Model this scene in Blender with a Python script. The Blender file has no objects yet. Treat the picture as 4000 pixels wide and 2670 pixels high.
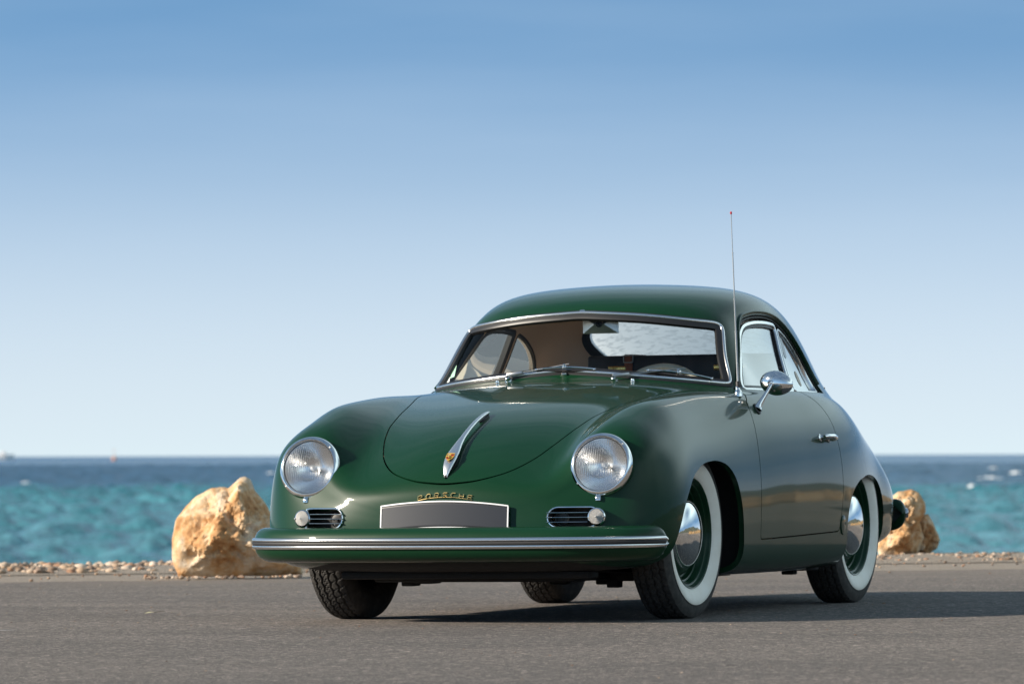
import bpy, bmesh, math, random
import numpy as np
from mathutils import Vector, Matrix, Quaternion
from mathutils.bvhtree import BVHTree
from mathutils import noise as mnoise

# =====================================================================  camera, sky, sun, exposure
scene = bpy.context.scene
COL = scene.collection
# Everything on land is built in the frame of the car (origin on the asphalt under the front axle, x forward, y to the
# car's left, z up).  The car park drains half a degree towards the left of the picture, so LAND tilts that frame.
UP = Vector((-.003031, .008331, .999961)).normalized()
LAND = UP.rotation_difference(Vector((0, 0, 1))).to_matrix().to_4x4()
CAM_POS = Vector((19.843, 7.5267, .6152))
CR = Matrix(((-0.354839, 0.934861, -0.011113), (0.01476, 0.017487, 0.999738), (0.934811, 0.354582, -0.020004)))
FWD = Vector((-.93501, -.35462, 0)).normalized()      # level viewing direction
RGT = Vector((-FWD.y * -1, 0, 0))
RGT = Vector((FWD.y, -FWD.x, 0))
cam_d = bpy.data.cameras.new('camera'); cam = bpy.data.objects.new('camera', cam_d); COL.objects.link(cam)
cam_d.sensor_width = 36; cam_d.lens = 198; cam_d.clip_start = .1; cam_d.clip_end = 60000
cam_d.dof.use_dof = True; cam_d.dof.focus_distance = 20.2; cam_d.dof.aperture_fstop = 8.5
cam.matrix_world = LAND @ (Matrix.Translation(CAM_POS) @ CR.transposed().to_4x4())
scene.camera = cam

SUN_EL = math.radians(24)
_az = Vector((.612, -.790, 0)).normalized()
SUN_DIR = LAND.to_3x3() @ Vector((_az.x * math.cos(SUN_EL), _az.y * math.cos(SUN_EL), math.sin(SUN_EL)))
sun_d = bpy.data.lights.new('sun', 'SUN'); sun = bpy.data.objects.new('sun', sun_d); COL.objects.link(sun)
sun_d.energy = 4.1; sun_d.angle = math.radians(2.4); sun_d.color = (1, .90, .76)
sun.rotation_euler = SUN_DIR.to_track_quat('Z', 'Y').to_euler(); sun.location = (0, 0, 30)

world = bpy.data.worlds.new('World'); scene.world = world; world.use_nodes = True
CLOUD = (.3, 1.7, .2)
def sky_nodes():
    nt = world.node_tree; N = nt.nodes; L = nt.links; N.clear()
    out = N.new('ShaderNodeOutputWorld'); bg = N.new('ShaderNodeBackground'); L.new(bg.outputs[0], out.inputs[0])
    bg.inputs[1].default_value = .12
    tc = N.new('ShaderNodeTexCoord'); sep = N.new('ShaderNodeSeparateXYZ'); L.new(tc.outputs['Generated'], sep.inputs[0])
    def math_(op, a, b=None, clamp=False):
        m = N.new('ShaderNodeMath'); m.operation = op; m.use_clamp = clamp
        for i, v in enumerate((a, b)):
            if v is None: continue
            if hasattr(v, 'links'): L.new(v, m.inputs[i])
            else: m.inputs[i].default_value = v
        return m.outputs[0]
    def smooth(src, lo, hi, a=0.0, b=1.0):
        r = N.new('ShaderNodeMapRange'); r.interpolation_type = 'SMOOTHSTEP'
        for k, v in enumerate((lo, hi, a, b)): r.inputs[k + 1].default_value = v
        L.new(src, r.inputs[0]); return r.outputs[0]
    def mix_(f, a, col):
        mx = N.new('ShaderNodeMix'); mx.data_type = 'RGBA'; mx.inputs['B'].default_value = (*col, 1)
        L.new(f, mx.inputs['Factor']); L.new(a, mx.inputs['A']); return mx.outputs['Result']
    def cloud(scale, vs, loc, lo, hi, detail):
        mp = N.new('ShaderNodeMapping'); mp.inputs['Scale'].default_value = vs; mp.inputs['Location'].default_value = loc; L.new(tc.outputs['Generated'], mp.inputs[0])
        nz = N.new('ShaderNodeTexNoise'); nz.inputs['Scale'].default_value = scale; nz.inputs['Detail'].default_value = detail; nz.inputs['Roughness'].default_value = .5
        L.new(mp.outputs[0], nz.inputs[0]); return smooth(nz.outputs[0], lo, hi)
    def toward(v, lo, hi, a=0.0, b=1.0):
        d = N.new('ShaderNodeVectorMath'); d.operation = 'DOT_PRODUCT'; L.new(tc.outputs['Generated'], d.inputs[0]); d.inputs[1].default_value = v
        return smooth(d.outputs['Value'], lo, hi, a, b)
    # the air clears quickly above the sea haze: the blue is read higher up the sky than it stands
    z = math_('MAXIMUM', sep.outputs[2], 0.0)
    z2 = math_('ADD', math_('MULTIPLY', z, SKY_STRETCH), .16)
    com = N.new('ShaderNodeCombineXYZ'); L.new(sep.outputs[0], com.inputs[0]); L.new(sep.outputs[1], com.inputs[1]); L.new(z2, com.inputs[2])
    nrm = N.new('ShaderNodeVectorMath'); nrm.operation = 'NORMALIZE'; L.new(com.outputs[0], nrm.inputs[0])
    sky = N.new('ShaderNodeTexSky'); sky.sky_type = 'NISHITA'; sky.sun_disc = False
    sky.sun_elevation = SUN_EL; sky.sun_rotation = math.atan2(SUN_DIR.x, SUN_DIR.y)
    sky.air_density = 1.0; sky.dust_density = .4; sky.ozone_density = .8; sky.altitude = 0
    L.new(nrm.outputs[0], sky.inputs[0])
    tint = N.new('ShaderNodeMix'); tint.data_type = 'RGBA'; tint.blend_type = 'MULTIPLY'; tint.inputs['Factor'].default_value = 1
    tint.inputs['B'].default_value = (*SKY_TINT, 1); L.new(sky.outputs[0], tint.inputs['A'])
    c = mix_(smooth(z, .12, .60, 0, .66), tint.outputs['Result'], (.10, .21, .42))              # deep blue towards the zenith
    c = mix_(smooth(z, 0, .084, .82, .02), c, HAZE)                                              # sea haze
    veil = math_('MULTIPLY', cloud(4.2, (1, 1, 8), (3.1, .9, 0), .34, .68, 6), toward((-.93, -.36, 0), .90, 1.0, .24, .14))
    veil = math_('MULTIPLY', veil, smooth(z, .02, .045, .35, 1))
    c = mix_(veil, c, (2.75, 3.35, 4.0))                                                          # faint high veil
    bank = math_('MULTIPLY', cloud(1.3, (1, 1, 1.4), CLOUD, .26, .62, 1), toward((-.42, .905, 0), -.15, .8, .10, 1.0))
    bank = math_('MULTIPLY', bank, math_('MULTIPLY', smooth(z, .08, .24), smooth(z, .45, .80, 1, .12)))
    c = mix_(bank, c, (4.7, 6.0, 6.3))                                                          # unseen cloud bank on the right, brightened to fill the shaded side
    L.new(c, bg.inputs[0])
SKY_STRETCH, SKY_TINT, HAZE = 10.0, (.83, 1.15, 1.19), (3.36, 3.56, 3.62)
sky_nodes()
scene.view_settings.view_transform = 'Standard'; scene.view_settings.look = 'None'
scene.view_settings.exposure = 0.94; scene.view_settings.gamma = 1; scene.view_settings.use_curve_mapping = False
scene.render.engine = 'CYCLES'
scene.cycles.use_denoising = True
scene.cycles.max_bounces = 12; scene.cycles.diffuse_bounces = 7; scene.cycles.transparent_max_bounces = 16; scene.cycles.sample_clamp_indirect = 6
scene.cycles.caustics_reflective = False; scene.cycles.caustics_refractive = False

# =====================================================================  helpers
random.seed(7); RNG = np.random.default_rng(7)
def tag(o, label=None, cat=None, group=None, kind=None):
    if label: o['label'] = label
    if cat: o['category'] = cat
    if group: o['group'] = group
    if kind: o['kind'] = kind
    return o
def empty(name, loc=(0, 0, 0), parent=None):
    o = bpy.data.objects.new(name, None); COL.objects.link(o); o.location = loc; o.empty_display_size = .1
    if parent: o.parent = parent
    return o
def mesh_obj(name, V, F, mat, parent=None, smooth=True, normals=None):
    me = bpy.data.meshes.new(name)
    me.from_pydata([tuple(map(float, v)) for v in V], [], [tuple(int(i) for i in f) for f in F])
    mats = mat if isinstance(mat, (list, tuple)) else [mat]
    for m in mats: me.materials.append(m)
    if smooth: me.polygons.foreach_set('use_smooth', [True] * len(me.polygons))
    me.update()
    if normals is not None:
        me.normals_split_custom_set_from_vertices([tuple(map(float, n)) for n in normals])
    o = bpy.data.objects.new(name, me); COL.objects.link(o)
    if parent: o.parent = parent
    return o
class MB:
    """collects simple solids into one mesh"""
    def __init__(s): s.V = []; s.F = []; s.M = []
    def add(s, V, F, mi=0):
        b = len(s.V); s.V += [tuple(v) for v in V]; s.F += [tuple(i + b for i in f) for f in F]; s.M += [mi] * len(F)
    def box(s, c, size, R=None, bev=.0, mi=0):
        c = Vector(c); x, y, z = [q / 2 for q in size]
        b = min(bev, x * .9, y * .9, z * .9)
        if b <= 0:
            P = [Vector((i * x, j * y, k * z)) for i in (-1, 1) for j in (-1, 1) for k in (-1, 1)]
            F = [(0, 1, 3, 2), (4, 6, 7, 5), (0, 4, 5, 1), (2, 3, 7, 6), (0, 2, 6, 4), (1, 5, 7, 3)]
        else:
            bm = bmesh.new(); bmesh.ops.create_cube(bm, size=1)
            for v in bm.verts: v.co = Vector((v.co.x * 2 * x, v.co.y * 2 * y, v.co.z * 2 * z))
            bmesh.ops.bevel(bm, geom=bm.edges[:], offset=b, segments=2, affect='EDGES', profile=.5)
            bm.verts.index_update()
            P = [v.co.copy() for v in bm.verts]; F = [tuple(v.index for v in f.verts) for f in bm.faces]; bm.free()
        if R is not None: P = [R @ p for p in P]
        s.add([p + c for p in P], F, mi)
    def tube(s, pts, r, n=10, caps=True, mi=0, closed=False):
        pts = [Vector(p) for p in pts]; m = len(pts)
        rr = r if isinstance(r, (list, tuple)) else [r] * m
        V = []; up = None
        for i, p in enumerate(pts):
            t = (pts[(i + 1) % m] - pts[i - 1]) if (closed or 0 < i < m - 1) else (pts[1] - pts[0] if i == 0 else pts[-1] - pts[-2])
            t.normalize()
            if up is None: up = t.orthogonal().normalized()
            up = (up - t * up.dot(t)).normalized(); bn = t.cross(up)
            for k in range(n):
                a = 2 * math.pi * k / n
                V.append(p + (up * math.cos(a) + bn * math.sin(a)) * rr[i])
        F = []
        for i in range(m if closed else m - 1):
            j = (i + 1) % m
            for k in range(n):
                l = (k + 1) % n
                F.append((i * n + k, i * n + l, j * n + l, j * n + k))
        if caps and not closed:
            F.append(tuple(range(n - 1, -1, -1))); F.append(tuple((m - 1) * n + k for k in range(n)))
        s.add(V, F, mi)
    def lathe(s, prof, c, axis, n=32, mi=0, close=False, a0=0.0, a1=2 * math.pi):
        """prof: (radius, height along axis)"""
        c = Vector(c); ax = Vector(axis).normalized(); e1 = ax.orthogonal().normalized(); e2 = ax.cross(e1)
        full = abs(a1 - a0 - 2 * math.pi) < 1e-6
        cnt = n if full else n + 1
        V = []
        for r, h in prof:
            for k in range(cnt):
                a = a0 + (a1 - a0) * k / n
                V.append(c + ax * h + (e1 * math.cos(a) + e2 * math.sin(a)) * r)
        F = []
        m = len(prof)
        for i in range(m if close else m - 1):
            j = (i + 1) % m
            for k in range(n):
                l = (k + 1) % cnt
                F.append((i * cnt + k, i * cnt + l, j * cnt + l, j * cnt + k))
        s.add(V, F, mi)
    def build(s, name, mat, parent=None, smooth=True, angle=40):
        o = mesh_obj(name, s.V, s.F, mat, parent, smooth=False)
        me = o.data
        if any(s.M): me.polygons.foreach_set('material_index', s.M)
        if smooth: sharpen(o, angle)
        return o
def sharpen(o, angle=40):
    bm = bmesh.new(); bm.from_mesh(o.data)
    bmesh.ops.remove_doubles(bm, verts=bm.verts, dist=1e-6)
    bmesh.ops.recalc_face_normals(bm, faces=bm.faces)
    lim = math.radians(angle)
    for f in bm.faces: f.smooth = True
    for e in bm.edges:
        if len(e.link_faces) == 2 and e.calc_face_angle(0) > lim: e.smooth = False
    bm.to_mesh(o.data); bm.free(); o.data.update()
def sweep(mb, pts, nrm, prof, closed=True, mi=0, caps=True):
    """profile (a, b): a sideways (tangent x normal), b along the surface normal"""
    P = [Vector(p) for p in pts]; Nn = [Vector(n) for n in nrm]; m = len(P); k = len(prof); V = []
    for i in range(m):
        t = (P[(i + 1) % m] - P[i - 1]) if (closed or 0 < i < m - 1) else (P[1] - P[0] if i == 0 else P[-1] - P[-2])
        t.normalize(); n = (Nn[i] - t * Nn[i].dot(t)).normalized(); b = t.cross(n)
        for a, h in prof: V.append(P[i] + b * a + n * h)
    F = []
    for i in range(m if closed else m - 1):
        j = (i + 1) % m
        for q in range(k):
            r = (q + 1) % k
            F.append((i * k + q, i * k + r, j * k + r, j * k + q))
    if caps and not closed:
        F.append(tuple(range(k - 1, -1, -1))); F.append(tuple((m - 1) * k + q for q in range(k)))
    mb.add(V, F, mi)
def oval(w, h, n=12, b0=0.0):
    return [(w * math.cos(2 * math.pi * i / n), b0 + h * math.sin(2 * math.pi * i / n)) for i in range(n)]
def catmull(P, n, closed=True):
    P = np.array(P, float); m = len(P); out = []
    segs = m if closed else m - 1
    for i in range(segs):
        idx = [(i - 1) % m, i, (i + 1) % m, (i + 2) % m] if closed else [max(i - 1, 0), i, i + 1, min(i + 2, m - 1)]
        a, b, c, d = P[idx]
        for s in np.arange(n) / n:
            out.append(.5 * (2 * b + (c - a) * s + (2 * a - 5 * b + 4 * c - d) * s ** 2 + (3 * b - a - 3 * c + d) * s ** 3))
    if not closed: out.append(P[-1])
    return np.array(out)
def resample(P, n, closed=True):
    P = np.array(P, float)
    Q = np.vstack([P, P[:1]]) if closed else P
    d = np.r_[0, np.cumsum(np.linalg.norm(np.diff(Q, axis=0), axis=1))]
    s = np.linspace(0, d[-1], n + 1 if closed else n)
    R = np.stack([np.interp(s, d, Q[:, k]) for k in range(Q.shape[1])], 1)
    return R[:-1] if closed else R
def round_poly(P, r, n=6):
    """polygon with rounded corners; r one radius or one per corner"""
    P = np.array(P, float); m = len(P); out = []
    rr = r if isinstance(r, (list, tuple)) else [r] * m
    for i in range(m):
        p = P[i]; a = P[i - 1] - p; b = P[(i + 1) % m] - p
        la, lb = np.linalg.norm(a), np.linalg.norm(b)
        t = min(rr[i], la * .48, lb * .48)
        if t <= 1e-6: out.append(p); continue
        p0 = p + a / la * t; p1 = p + b / lb * t
        for s in np.linspace(0, 1, n): out.append((1 - s) ** 2 * p0 + 2 * s * (1 - s) * p + s * s * p1)
    return np.array(out)
def offset_poly(P, d):
    P = np.array(P); t = np.roll(P, -1, 0) - np.roll(P, 1, 0); t /= np.linalg.norm(t, axis=1)[:, None] + 1e-12
    area = .5 * np.sum(P[:, 0] * np.roll(P[:, 1], -1) - np.roll(P[:, 0], -1) * P[:, 1])
    n = np.c_[t[:, 1], -t[:, 0]] * (1 if area > 0 else -1)
    return P + n * d
def sdf_poly(X, P):
    """signed distance (inside negative) of points X to closed polygon P"""
    X = np.asarray(X); P = np.asarray(P); out = np.full(len(X), 1.0)
    lo = P.min(0) - .08; hi = P.max(0) + .08
    sel = np.where(((X > lo) & (X < hi)).all(1))[0]
    A = P; B = np.roll(P, -1, 0); D = B - A; L2 = (D ** 2).sum(1) + 1e-18
    for c in range(0, len(sel), 20000):
        s = sel[c:c + 20000]; x = X[s]
        w = x[:, None, :] - A[None]
        t = np.clip((w * D[None]).sum(2) / L2, 0, 1)
        dd = w - D[None] * t[..., None]
        dist = np.sqrt((dd ** 2).sum(2)).min(1)
        y = x[:, 1][:, None]; c1 = (A[None, :, 1] <= y) != (B[None, :, 1] <= y)
        xi = A[None, :, 0] + (y - A[None, :, 1]) * D[None, :, 0] / np.where(abs(D[None, :, 1]) < 1e-12, 1e-12, D[None, :, 1])
        inside = ((c1 & (x[:, 0][:, None] < xi)).sum(1) % 2) == 1
        out[s] = np.where(inside, -dist, dist)
    return out

# =====================================================================  materials
MAT = {}
def mat(name, color=(.5, .5, .5), rough=.5, metal=0.0, coat=0.0, coat_rough=.03, spec=.5, ior=1.5):
    m = bpy.data.materials.new(name); m.use_nodes = True; MAT[name] = m
    b = m.node_tree.nodes['Principled BSDF']
    b.inputs['Base Color'].default_value = (*color, 1); b.inputs['Roughness'].default_value = rough; b.inputs['Metallic'].default_value = metal
    b.inputs['Coat Weight'].default_value = coat; b.inputs['Coat Roughness'].default_value = coat_rough
    b.inputs['Specular IOR Level'].default_value = spec; b.inputs['IOR'].default_value = ior
    return m
def nodes(m): return m.node_tree.nodes, m.node_tree.links, m.node_tree.nodes['Principled BSDF']
def noise_node(m, scale, detail=4, rough=.55, coord='Object', vscale=(1, 1, 1), distort=0.0):
    N, L, _ = nodes(m)
    tc = N.new('ShaderNodeTexCoord'); mp = N.new('ShaderNodeMapping'); mp.inputs['Scale'].default_value = vscale
    L.new(tc.outputs[coord], mp.inputs[0])
    nz = N.new('ShaderNodeTexNoise'); nz.inputs['Scale'].default_value = scale; nz.inputs['Detail'].default_value = detail
    nz.inputs['Roughness'].default_value = rough; nz.inputs['Distortion'].default_value = distort
    L.new(mp.outputs[0], nz.inputs[0])
    return nz
def ramp(m, src, stops):
    N, L, _ = nodes(m)
    r = N.new('ShaderNodeValToRGB'); e = r.color_ramp.elements
    while len(e) < len(stops): e.new(.5)
    for i, (p, c) in enumerate(stops):
        e[i].position = p; e[i].color = (*c, 1) if len(c) == 3 else c
    L.new(src, r.inputs[0]); return r
def mixc(m, fac, a, b, mode='MIX'):
    N, L, _ = nodes(m)
    x = N.new('ShaderNodeMix'); x.data_type = 'RGBA'; x.blend_type = mode
    for key, v in (('Factor', fac), ('A', a), ('B', b)):
        if hasattr(v, 'links'): L.new(v, x.inputs[key])
        elif key == 'Factor': x.inputs[key].default_value = v
        else: x.inputs[key].default_value = (*v, 1)
    return x.outputs['Result']
def bump(m, src, strength, dist=.01, prev=None):
    N, L, b = nodes(m)
    bp = N.new('ShaderNodeBump'); bp.inputs['Strength'].default_value = strength; bp.inputs['Distance'].default_value = dist
    L.new(src, bp.inputs['Height'])
    if prev is not None: L.new(prev, bp.inputs['Normal'])
    L.new(bp.outputs[0], b.inputs['Normal']); return bp.outputs[0]

paint = mat('green_paint', (.010, .052, .026), .42, 0, 1.0, .05, .15)
paint.node_tree.nodes['Principled BSDF'].inputs['Coat IOR'].default_value = 1.21
nz = noise_node(paint, 900, 2); c = ramp(paint, nz.outputs[0], [(.35, (.0028, .0275, .0105)), (.65, (.0042, .037, .0150))])
paint.node_tree.links.new(c.outputs[0], paint.node_tree.nodes['Principled BSDF'].inputs['Base Color'])
chrome = mat('chrome', (.86, .86, .85), .06, 1)
silver = mat('lamp_silver', (.95, .95, .95), .20, 1)
alu = mat('polished_aluminium', (.82, .81, .79), .20, 1)
satin = mat('satin_aluminium', (.90, .90, .89), .33, 1)
ivory_dull = mat('mirror_casing', (.74, .70, .62), .45)
steel = mat('brushed_steel', (.50, .50, .49), .30, 1)
black_rubber = mat('black_rubber', (.018, .018, .019), .55)
seal = mat('rubber_seal', (.012, .012, .013), .42)
tyre_m = mat('tyre_rubber', (.030, .029, .028), .78)
nz = noise_node(tyre_m, 45, 5); c = ramp(tyre_m, nz.outputs[0], [(.3, (.022, .021, .020)), (.55, (.042, .039, .036)), (.75, (.075, .069, .062))])
tyre_m.node_tree.links.new(c.outputs[0], tyre_m.node_tree.nodes['Principled BSDF'].inputs['Base Color'])
nz = noise_node(tyre_m, 400, 2); bump(tyre_m, nz.outputs[0], .25, .002)
white_rubber = mat('white_rubber', (.80, .775, .70), .5)
nz = noise_node(white_rubber, 14, 5); c = ramp(white_rubber, nz.outputs[0], [(.3, (.84, .79, .69)), (.6, (.90, .865, .78))])
white_rubber.node_tree.links.new(c.outputs[0], white_rubber.node_tree.nodes['Principled BSDF'].inputs['Base Color'])
dark = mat('underseal', (.010, .010, .010), .8)
nz = noise_node(dark, 60, 4); bump(dark, nz.outputs[0], .5, .004)
trim_dark = mat('dark_trim', (.02, .02, .02), .5)
lining = mat('taupe_headlining', (.60, .46, .38), .85)
carpet = mat('tan_carpet', (.42, .34, .25), .9)
nz = noise_node(lining, 350, 2); bump(lining, nz.outputs[0], .2, .001)
leather = mat('cream_leather', (.62, .54, .40), .5)
navy = mat('navy_leather', (.018, .020, .027), .42)
nz = noise_node(navy, 500, 3); bump(navy, nz.outputs[0], .3, .001)
tan = mat('tan_leather', (.30, .095, .035), .45)
brass = mat('brass', (.83, .58, .20), .22, 1)
gold = mat('gilt', (.93, .68, .28), .25, 1)
ivory = mat('ivory_plastic', (.82, .74, .60), .35)
plate_m = mat('plate_black', (.017, .018, .023), .40, 0, .3, .18)
plate_w = mat('plate_border', (.80, .80, .82), .4)
crest_gold = mat('crest_gold', (.80, .50, .10), .3, .5)
crest_red = mat('crest_red', (.45, .02, .02), .35)
crest_black = mat('crest_black', (.01, .01, .01), .35)
red_m = mat('red_tip', (.45, .01, .015), .4)
lens_white = mat('frosted_lens', (.85, .83, .80), .18)
lens_white.node_tree.nodes['Principled BSDF'].inputs['Transmission Weight'].default_value = .35
sticker_w = mat('paper_white', (.8, .82, .84), .6)
sticker_g = mat('paper_green', (.42, .68, .52), .6)
ink = mat('ink', (.05, .05, .06), .6)
def glass_mat(name, tint=(1, 1, 1), milky=0.0, dirt=False, refl=1.0):
    m = bpy.data.materials.new(name); m.use_nodes = True; N = m.node_tree.nodes; L = m.node_tree.links; N.clear()
    out = N.new('ShaderNodeOutputMaterial'); tr = N.new('ShaderNodeBsdfTransparent'); tr.inputs[0].default_value = (*tint, 1)
    gl = N.new('ShaderNodeBsdfGlossy'); gl.inputs['Roughness'].default_value = .01
    fr = N.new('ShaderNodeFresnel'); fr.inputs[0].default_value = 1.5
    mul = N.new('ShaderNodeMath'); mul.operation = 'MULTIPLY'; mul.inputs[1].default_value = refl; mul.use_clamp = True; L.new(fr.outputs[0], mul.inputs[0])
    mx = N.new('ShaderNodeMixShader'); L.new(mul.outputs[0], mx.inputs[0]); L.new(tr.outputs[0], mx.inputs[1]); L.new(gl.outputs[0], mx.inputs[2])
    last = mx
    if milky:
        df = N.new('ShaderNodeBsdfTranslucent'); df.inputs[0].default_value = (.88, .92, .95, 1)
        m2 = N.new('ShaderNodeMixShader'); L.new(mx.outputs[0], m2.inputs[1]); L.new(df.outputs[0], m2.inputs[2])
        if dirt:
            tc = N.new('ShaderNodeTexCoord'); mp = N.new('ShaderNodeMapping'); mp.inputs['Scale'].default_value = (1.5, 1, 2.2); L.new(tc.outputs['Object'], mp.inputs[0])
            nz = N.new('ShaderNodeTexNoise'); nz.inputs['Scale'].default_value = 24; nz.inputs['Detail'].default_value = 3; L.new(mp.outputs[0], nz.inputs[0])
            rp = N.new('ShaderNodeValToRGB'); rp.color_ramp.elements[0].position = .36; rp.color_ramp.elements[1].position = .52
            rp.color_ramp.elements[0].color = (milky * .58,) * 3 + (1,); rp.color_ramp.elements[1].color = (milky,) * 3 + (1,)
            L.new(nz.outputs[0], rp.inputs[0]); L.new(rp.outputs[0], m2.inputs[0])
        else: m2.inputs[0].default_value = milky
        last = m2
    L.new(last.outputs[0], out.inputs[0]); MAT[name] = m
    return m
glass = glass_mat('window_glass', (.95, .98, .97), 0, False, .4)
rear_glass = glass_mat('rear_window_glass', (.97, .99, .99), .50, True, .6)
plain_glass = glass_mat('door_glass_clear', (.93, .96, .96), .03, False, .8)
side_glass = glass_mat('side_window_glass', (.90, .95, .95), .08, False, 3.3)
lamp_glass = glass_mat('lamp_glass_plain', (.97, .98, .98), .0, False, 1.3)
# =====================================================================  ground, shore, sea, rocks (before the car in the file)
C0 = Vector((CAM_POS.x, CAM_POS.y, 0))
def at(d, l, z=0.0): return C0 + FWD * d + RGT * l + Vector((0, 0, z))

asphalt = mat('asphalt', (.075, .070, .066), .88)
n1 = noise_node(asphalt, 120, 4, .75); n2 = noise_node(asphalt, 1.3, 5, .6, vscale=(1, 1, 1)); n3 = noise_node(asphalt, 95, 2, .6)
g1 = ramp(asphalt, n1.outputs[0], [(.36, (.068, .059, .053)), (.50, (.200, .176, .160)), (.64, (.45, .40, .365))])
N_, L_, B_ = nodes(asphalt)
mp = N_.new('ShaderNodeMapping'); tcx = N_.new('ShaderNodeTexCoord'); mp.inputs['Rotation'].default_value = (0, 0, -math.atan2(FWD.y, FWD.x)); mp.inputs['Scale'].default_value = (1.0, .16, 1)
L_.new(tcx.outputs['Object'], mp.inputs[0]); nb_ = N_.new('ShaderNodeTexNoise'); nb_.inputs['Scale'].default_value = 1.6; nb_.inputs['Detail'].default_value = 6; L_.new(mp.outputs[0], nb_.inputs[0])
g2 = ramp(asphalt, nb_.outputs[0], [(.32, (.87, .87, .87)), (.55, (1.0, .995, .99)), (.75, (1.12, 1.10, 1.08))])
vr = N_.new('ShaderNodeTexVoronoi'); vr.inputs['Scale'].default_value = 62; L_.new(tcx.outputs['Object'], vr.inputs[0])
g3 = ramp(asphalt, vr.outputs['Distance'], [(.06, (.40, .36, .31)), (.13, (0, 0, 0))])
c_ = mixc(asphalt, 1.0, g1.outputs[0], g2.outputs[0], 'MULTIPLY'); rz = noise_node(asphalt, 9, 2); rs = ramp(asphalt, rz.outputs[0], [(.55, (0, 0, 0)), (.68, (1, 1, 1))])
n5 = noise_node(asphalt, 26, 5, .8); g5 = ramp(asphalt, n5.outputs[0], [(.34, (.78, .78, .77)), (.50, (1, 1, 1)), (.66, (1.24, 1.23, 1.22))]); c_ = mixc(asphalt, 1.0, c_, g5.outputs[0], 'MULTIPLY')
n6 = noise_node(asphalt, .33, 4, .6); g6 = ramp(asphalt, n6.outputs[0], [(.35, (.84, .84, .85)), (.62, (1.10, 1.09, 1.08))]); c_ = mixc(asphalt, 1.0, c_, g6.outputs[0], 'MULTIPLY')
sv = N_.new('ShaderNodeSeparateColor'); L_.new(vr.outputs['Color'], sv.inputs[0]); g7 = ramp(asphalt, sv.outputs[0], [(.0, (.55, .55, .55)), (.30, (.86, .86, .86)), (.72, (1.0, 1.0, 1.0)), (.92, (1.3, 1.28, 1.25)), (1.0, (2.3, 2.2, 2.1))]); c_ = mixc(asphalt, 1.0, c_, g7.outputs[0], 'MULTIPLY')
dv = N_.new('ShaderNodeVectorMath'); dv.operation = 'DOT_PRODUCT'; L_.new(tcx.outputs['Object'], dv.inputs[0]); dv.inputs[1].default_value = tuple(FWD)
df_ = N_.new('ShaderNodeMapRange'); df_.inputs[1].default_value = 4.3; df_.inputs[2].default_value = 7.6; L_.new(dv.outputs['Value'], df_.inputs[0])
n8 = noise_node(asphalt, .9, 6, .65); m8 = N_.new('ShaderNodeMath'); m8.operation = 'MULTIPLY'; L_.new(df_.outputs[0], m8.inputs[0]); g8 = ramp(asphalt, n8.outputs[0], [(.36, (0, 0, 0)), (.62, (1, 1, 1))]); L_.new(g8.outputs[0], m8.inputs[1])
c_ = mixc(asphalt, m8.outputs[0], c_, (.27, .225, .185))
sp = mixc(asphalt, 1.0, g3.outputs[0], rs.outputs[0], 'MULTIPLY')
L_.new(mixc(asphalt, .55, c_, sp, 'ADD'), B_.inputs['Base Color'])
pv = bump(asphalt, n1.outputs[0], 1.0, .02); bump(asphalt, n3.outputs[0], .6, .012, pv)
sand = mat('sandy_grit', (.30, .25, .20), .9)
n1 = noise_node(sand, 70, 5, .7); g1 = ramp(sand, n1.outputs[0], [(.3, (.17, .135, .105)), (.55, (.31, .26, .21)), (.75, (.48, .42, .35))])
nodes(sand)[1].new(g1.outputs[0], nodes(sand)[2].inputs['Base Color']); bump(sand, n1.outputs[0], .8, .02)
stone = mat('pebble_stone', (.40, .33, .27), .8)
N_, L_, B_ = nodes(stone); oi = N_.new('ShaderNodeObjectInfo'); ge = N_.new('ShaderNodeNewGeometry')
r1 = ramp(stone, ge.outputs['Random Per Island'], [(.0, (.36, .28, .21)), (.22, (.20, .15, .115)), (.40, (.46, .39, .32)), (.55, (.33, .20, .13)), (.70, (.24, .19, .155)), (.84, (.54, .48, .42)), (.94, (.15, .12, .105))]); r1.color_ramp.interpolation = 'CONSTANT'
r2 = ramp(stone, oi.outputs['Random'], [(.0, (.50, .46, .43)), (.35, (.95, .90, .84)), (.6, (.70, .56, .46)), (1.0, (1.25, 1.2, 1.14))])
n1 = noise_node(stone, 30, 4); r3 = ramp(stone, n1.outputs[0], [(.3, (.8, .78, .76)), (.7, (1.15, 1.13, 1.1))])
L_.new(mixc(stone, 1.0, mixc(stone, 1.0, r1.outputs[0], r2.outputs[0], 'MULTIPLY'), r3.outputs[0], 'MULTIPLY'), B_.inputs['Base Color'])

def sheet(name, pts, z, m):
    V = [(p[0], p[1], z) for p in pts]
    return mesh_obj(name, V, [tuple(range(len(V)))], m, None, False)
SH = 33.4                                             # the shore, metres in front of the camera
land = []
g_ = [at(-260, -160), at(-260, 260), at(420, 260), at(420, 60), at(90, 18), at(SH + 1, 11), at(SH, 8), at(SH - .1, 0), at(SH, -9), at(SH + 1.5, -40), at(60, -120), at(40, -160)]
ground = sheet('ground', g_, -.012, sand); tag(ground, kind='structure')
def edge(l): return 28.6 + .55 * math.sin(l * .35 + 1.2) * .35 + .11 * l + .12 * math.sin(l * 1.7) + .05 * math.sin(l * 5.3 + 1)
ls = np.linspace(9, -14, 120)
a_ = [at(-240, -150), at(-240, 120), at(28, 120), at(29.5, 40)] + [at(edge(l), l) for l in ls] + [at(27, -60), at(20, -150)]
road = sheet('asphalt', a_, 0.0, asphalt); tag(road, kind='structure')
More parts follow.
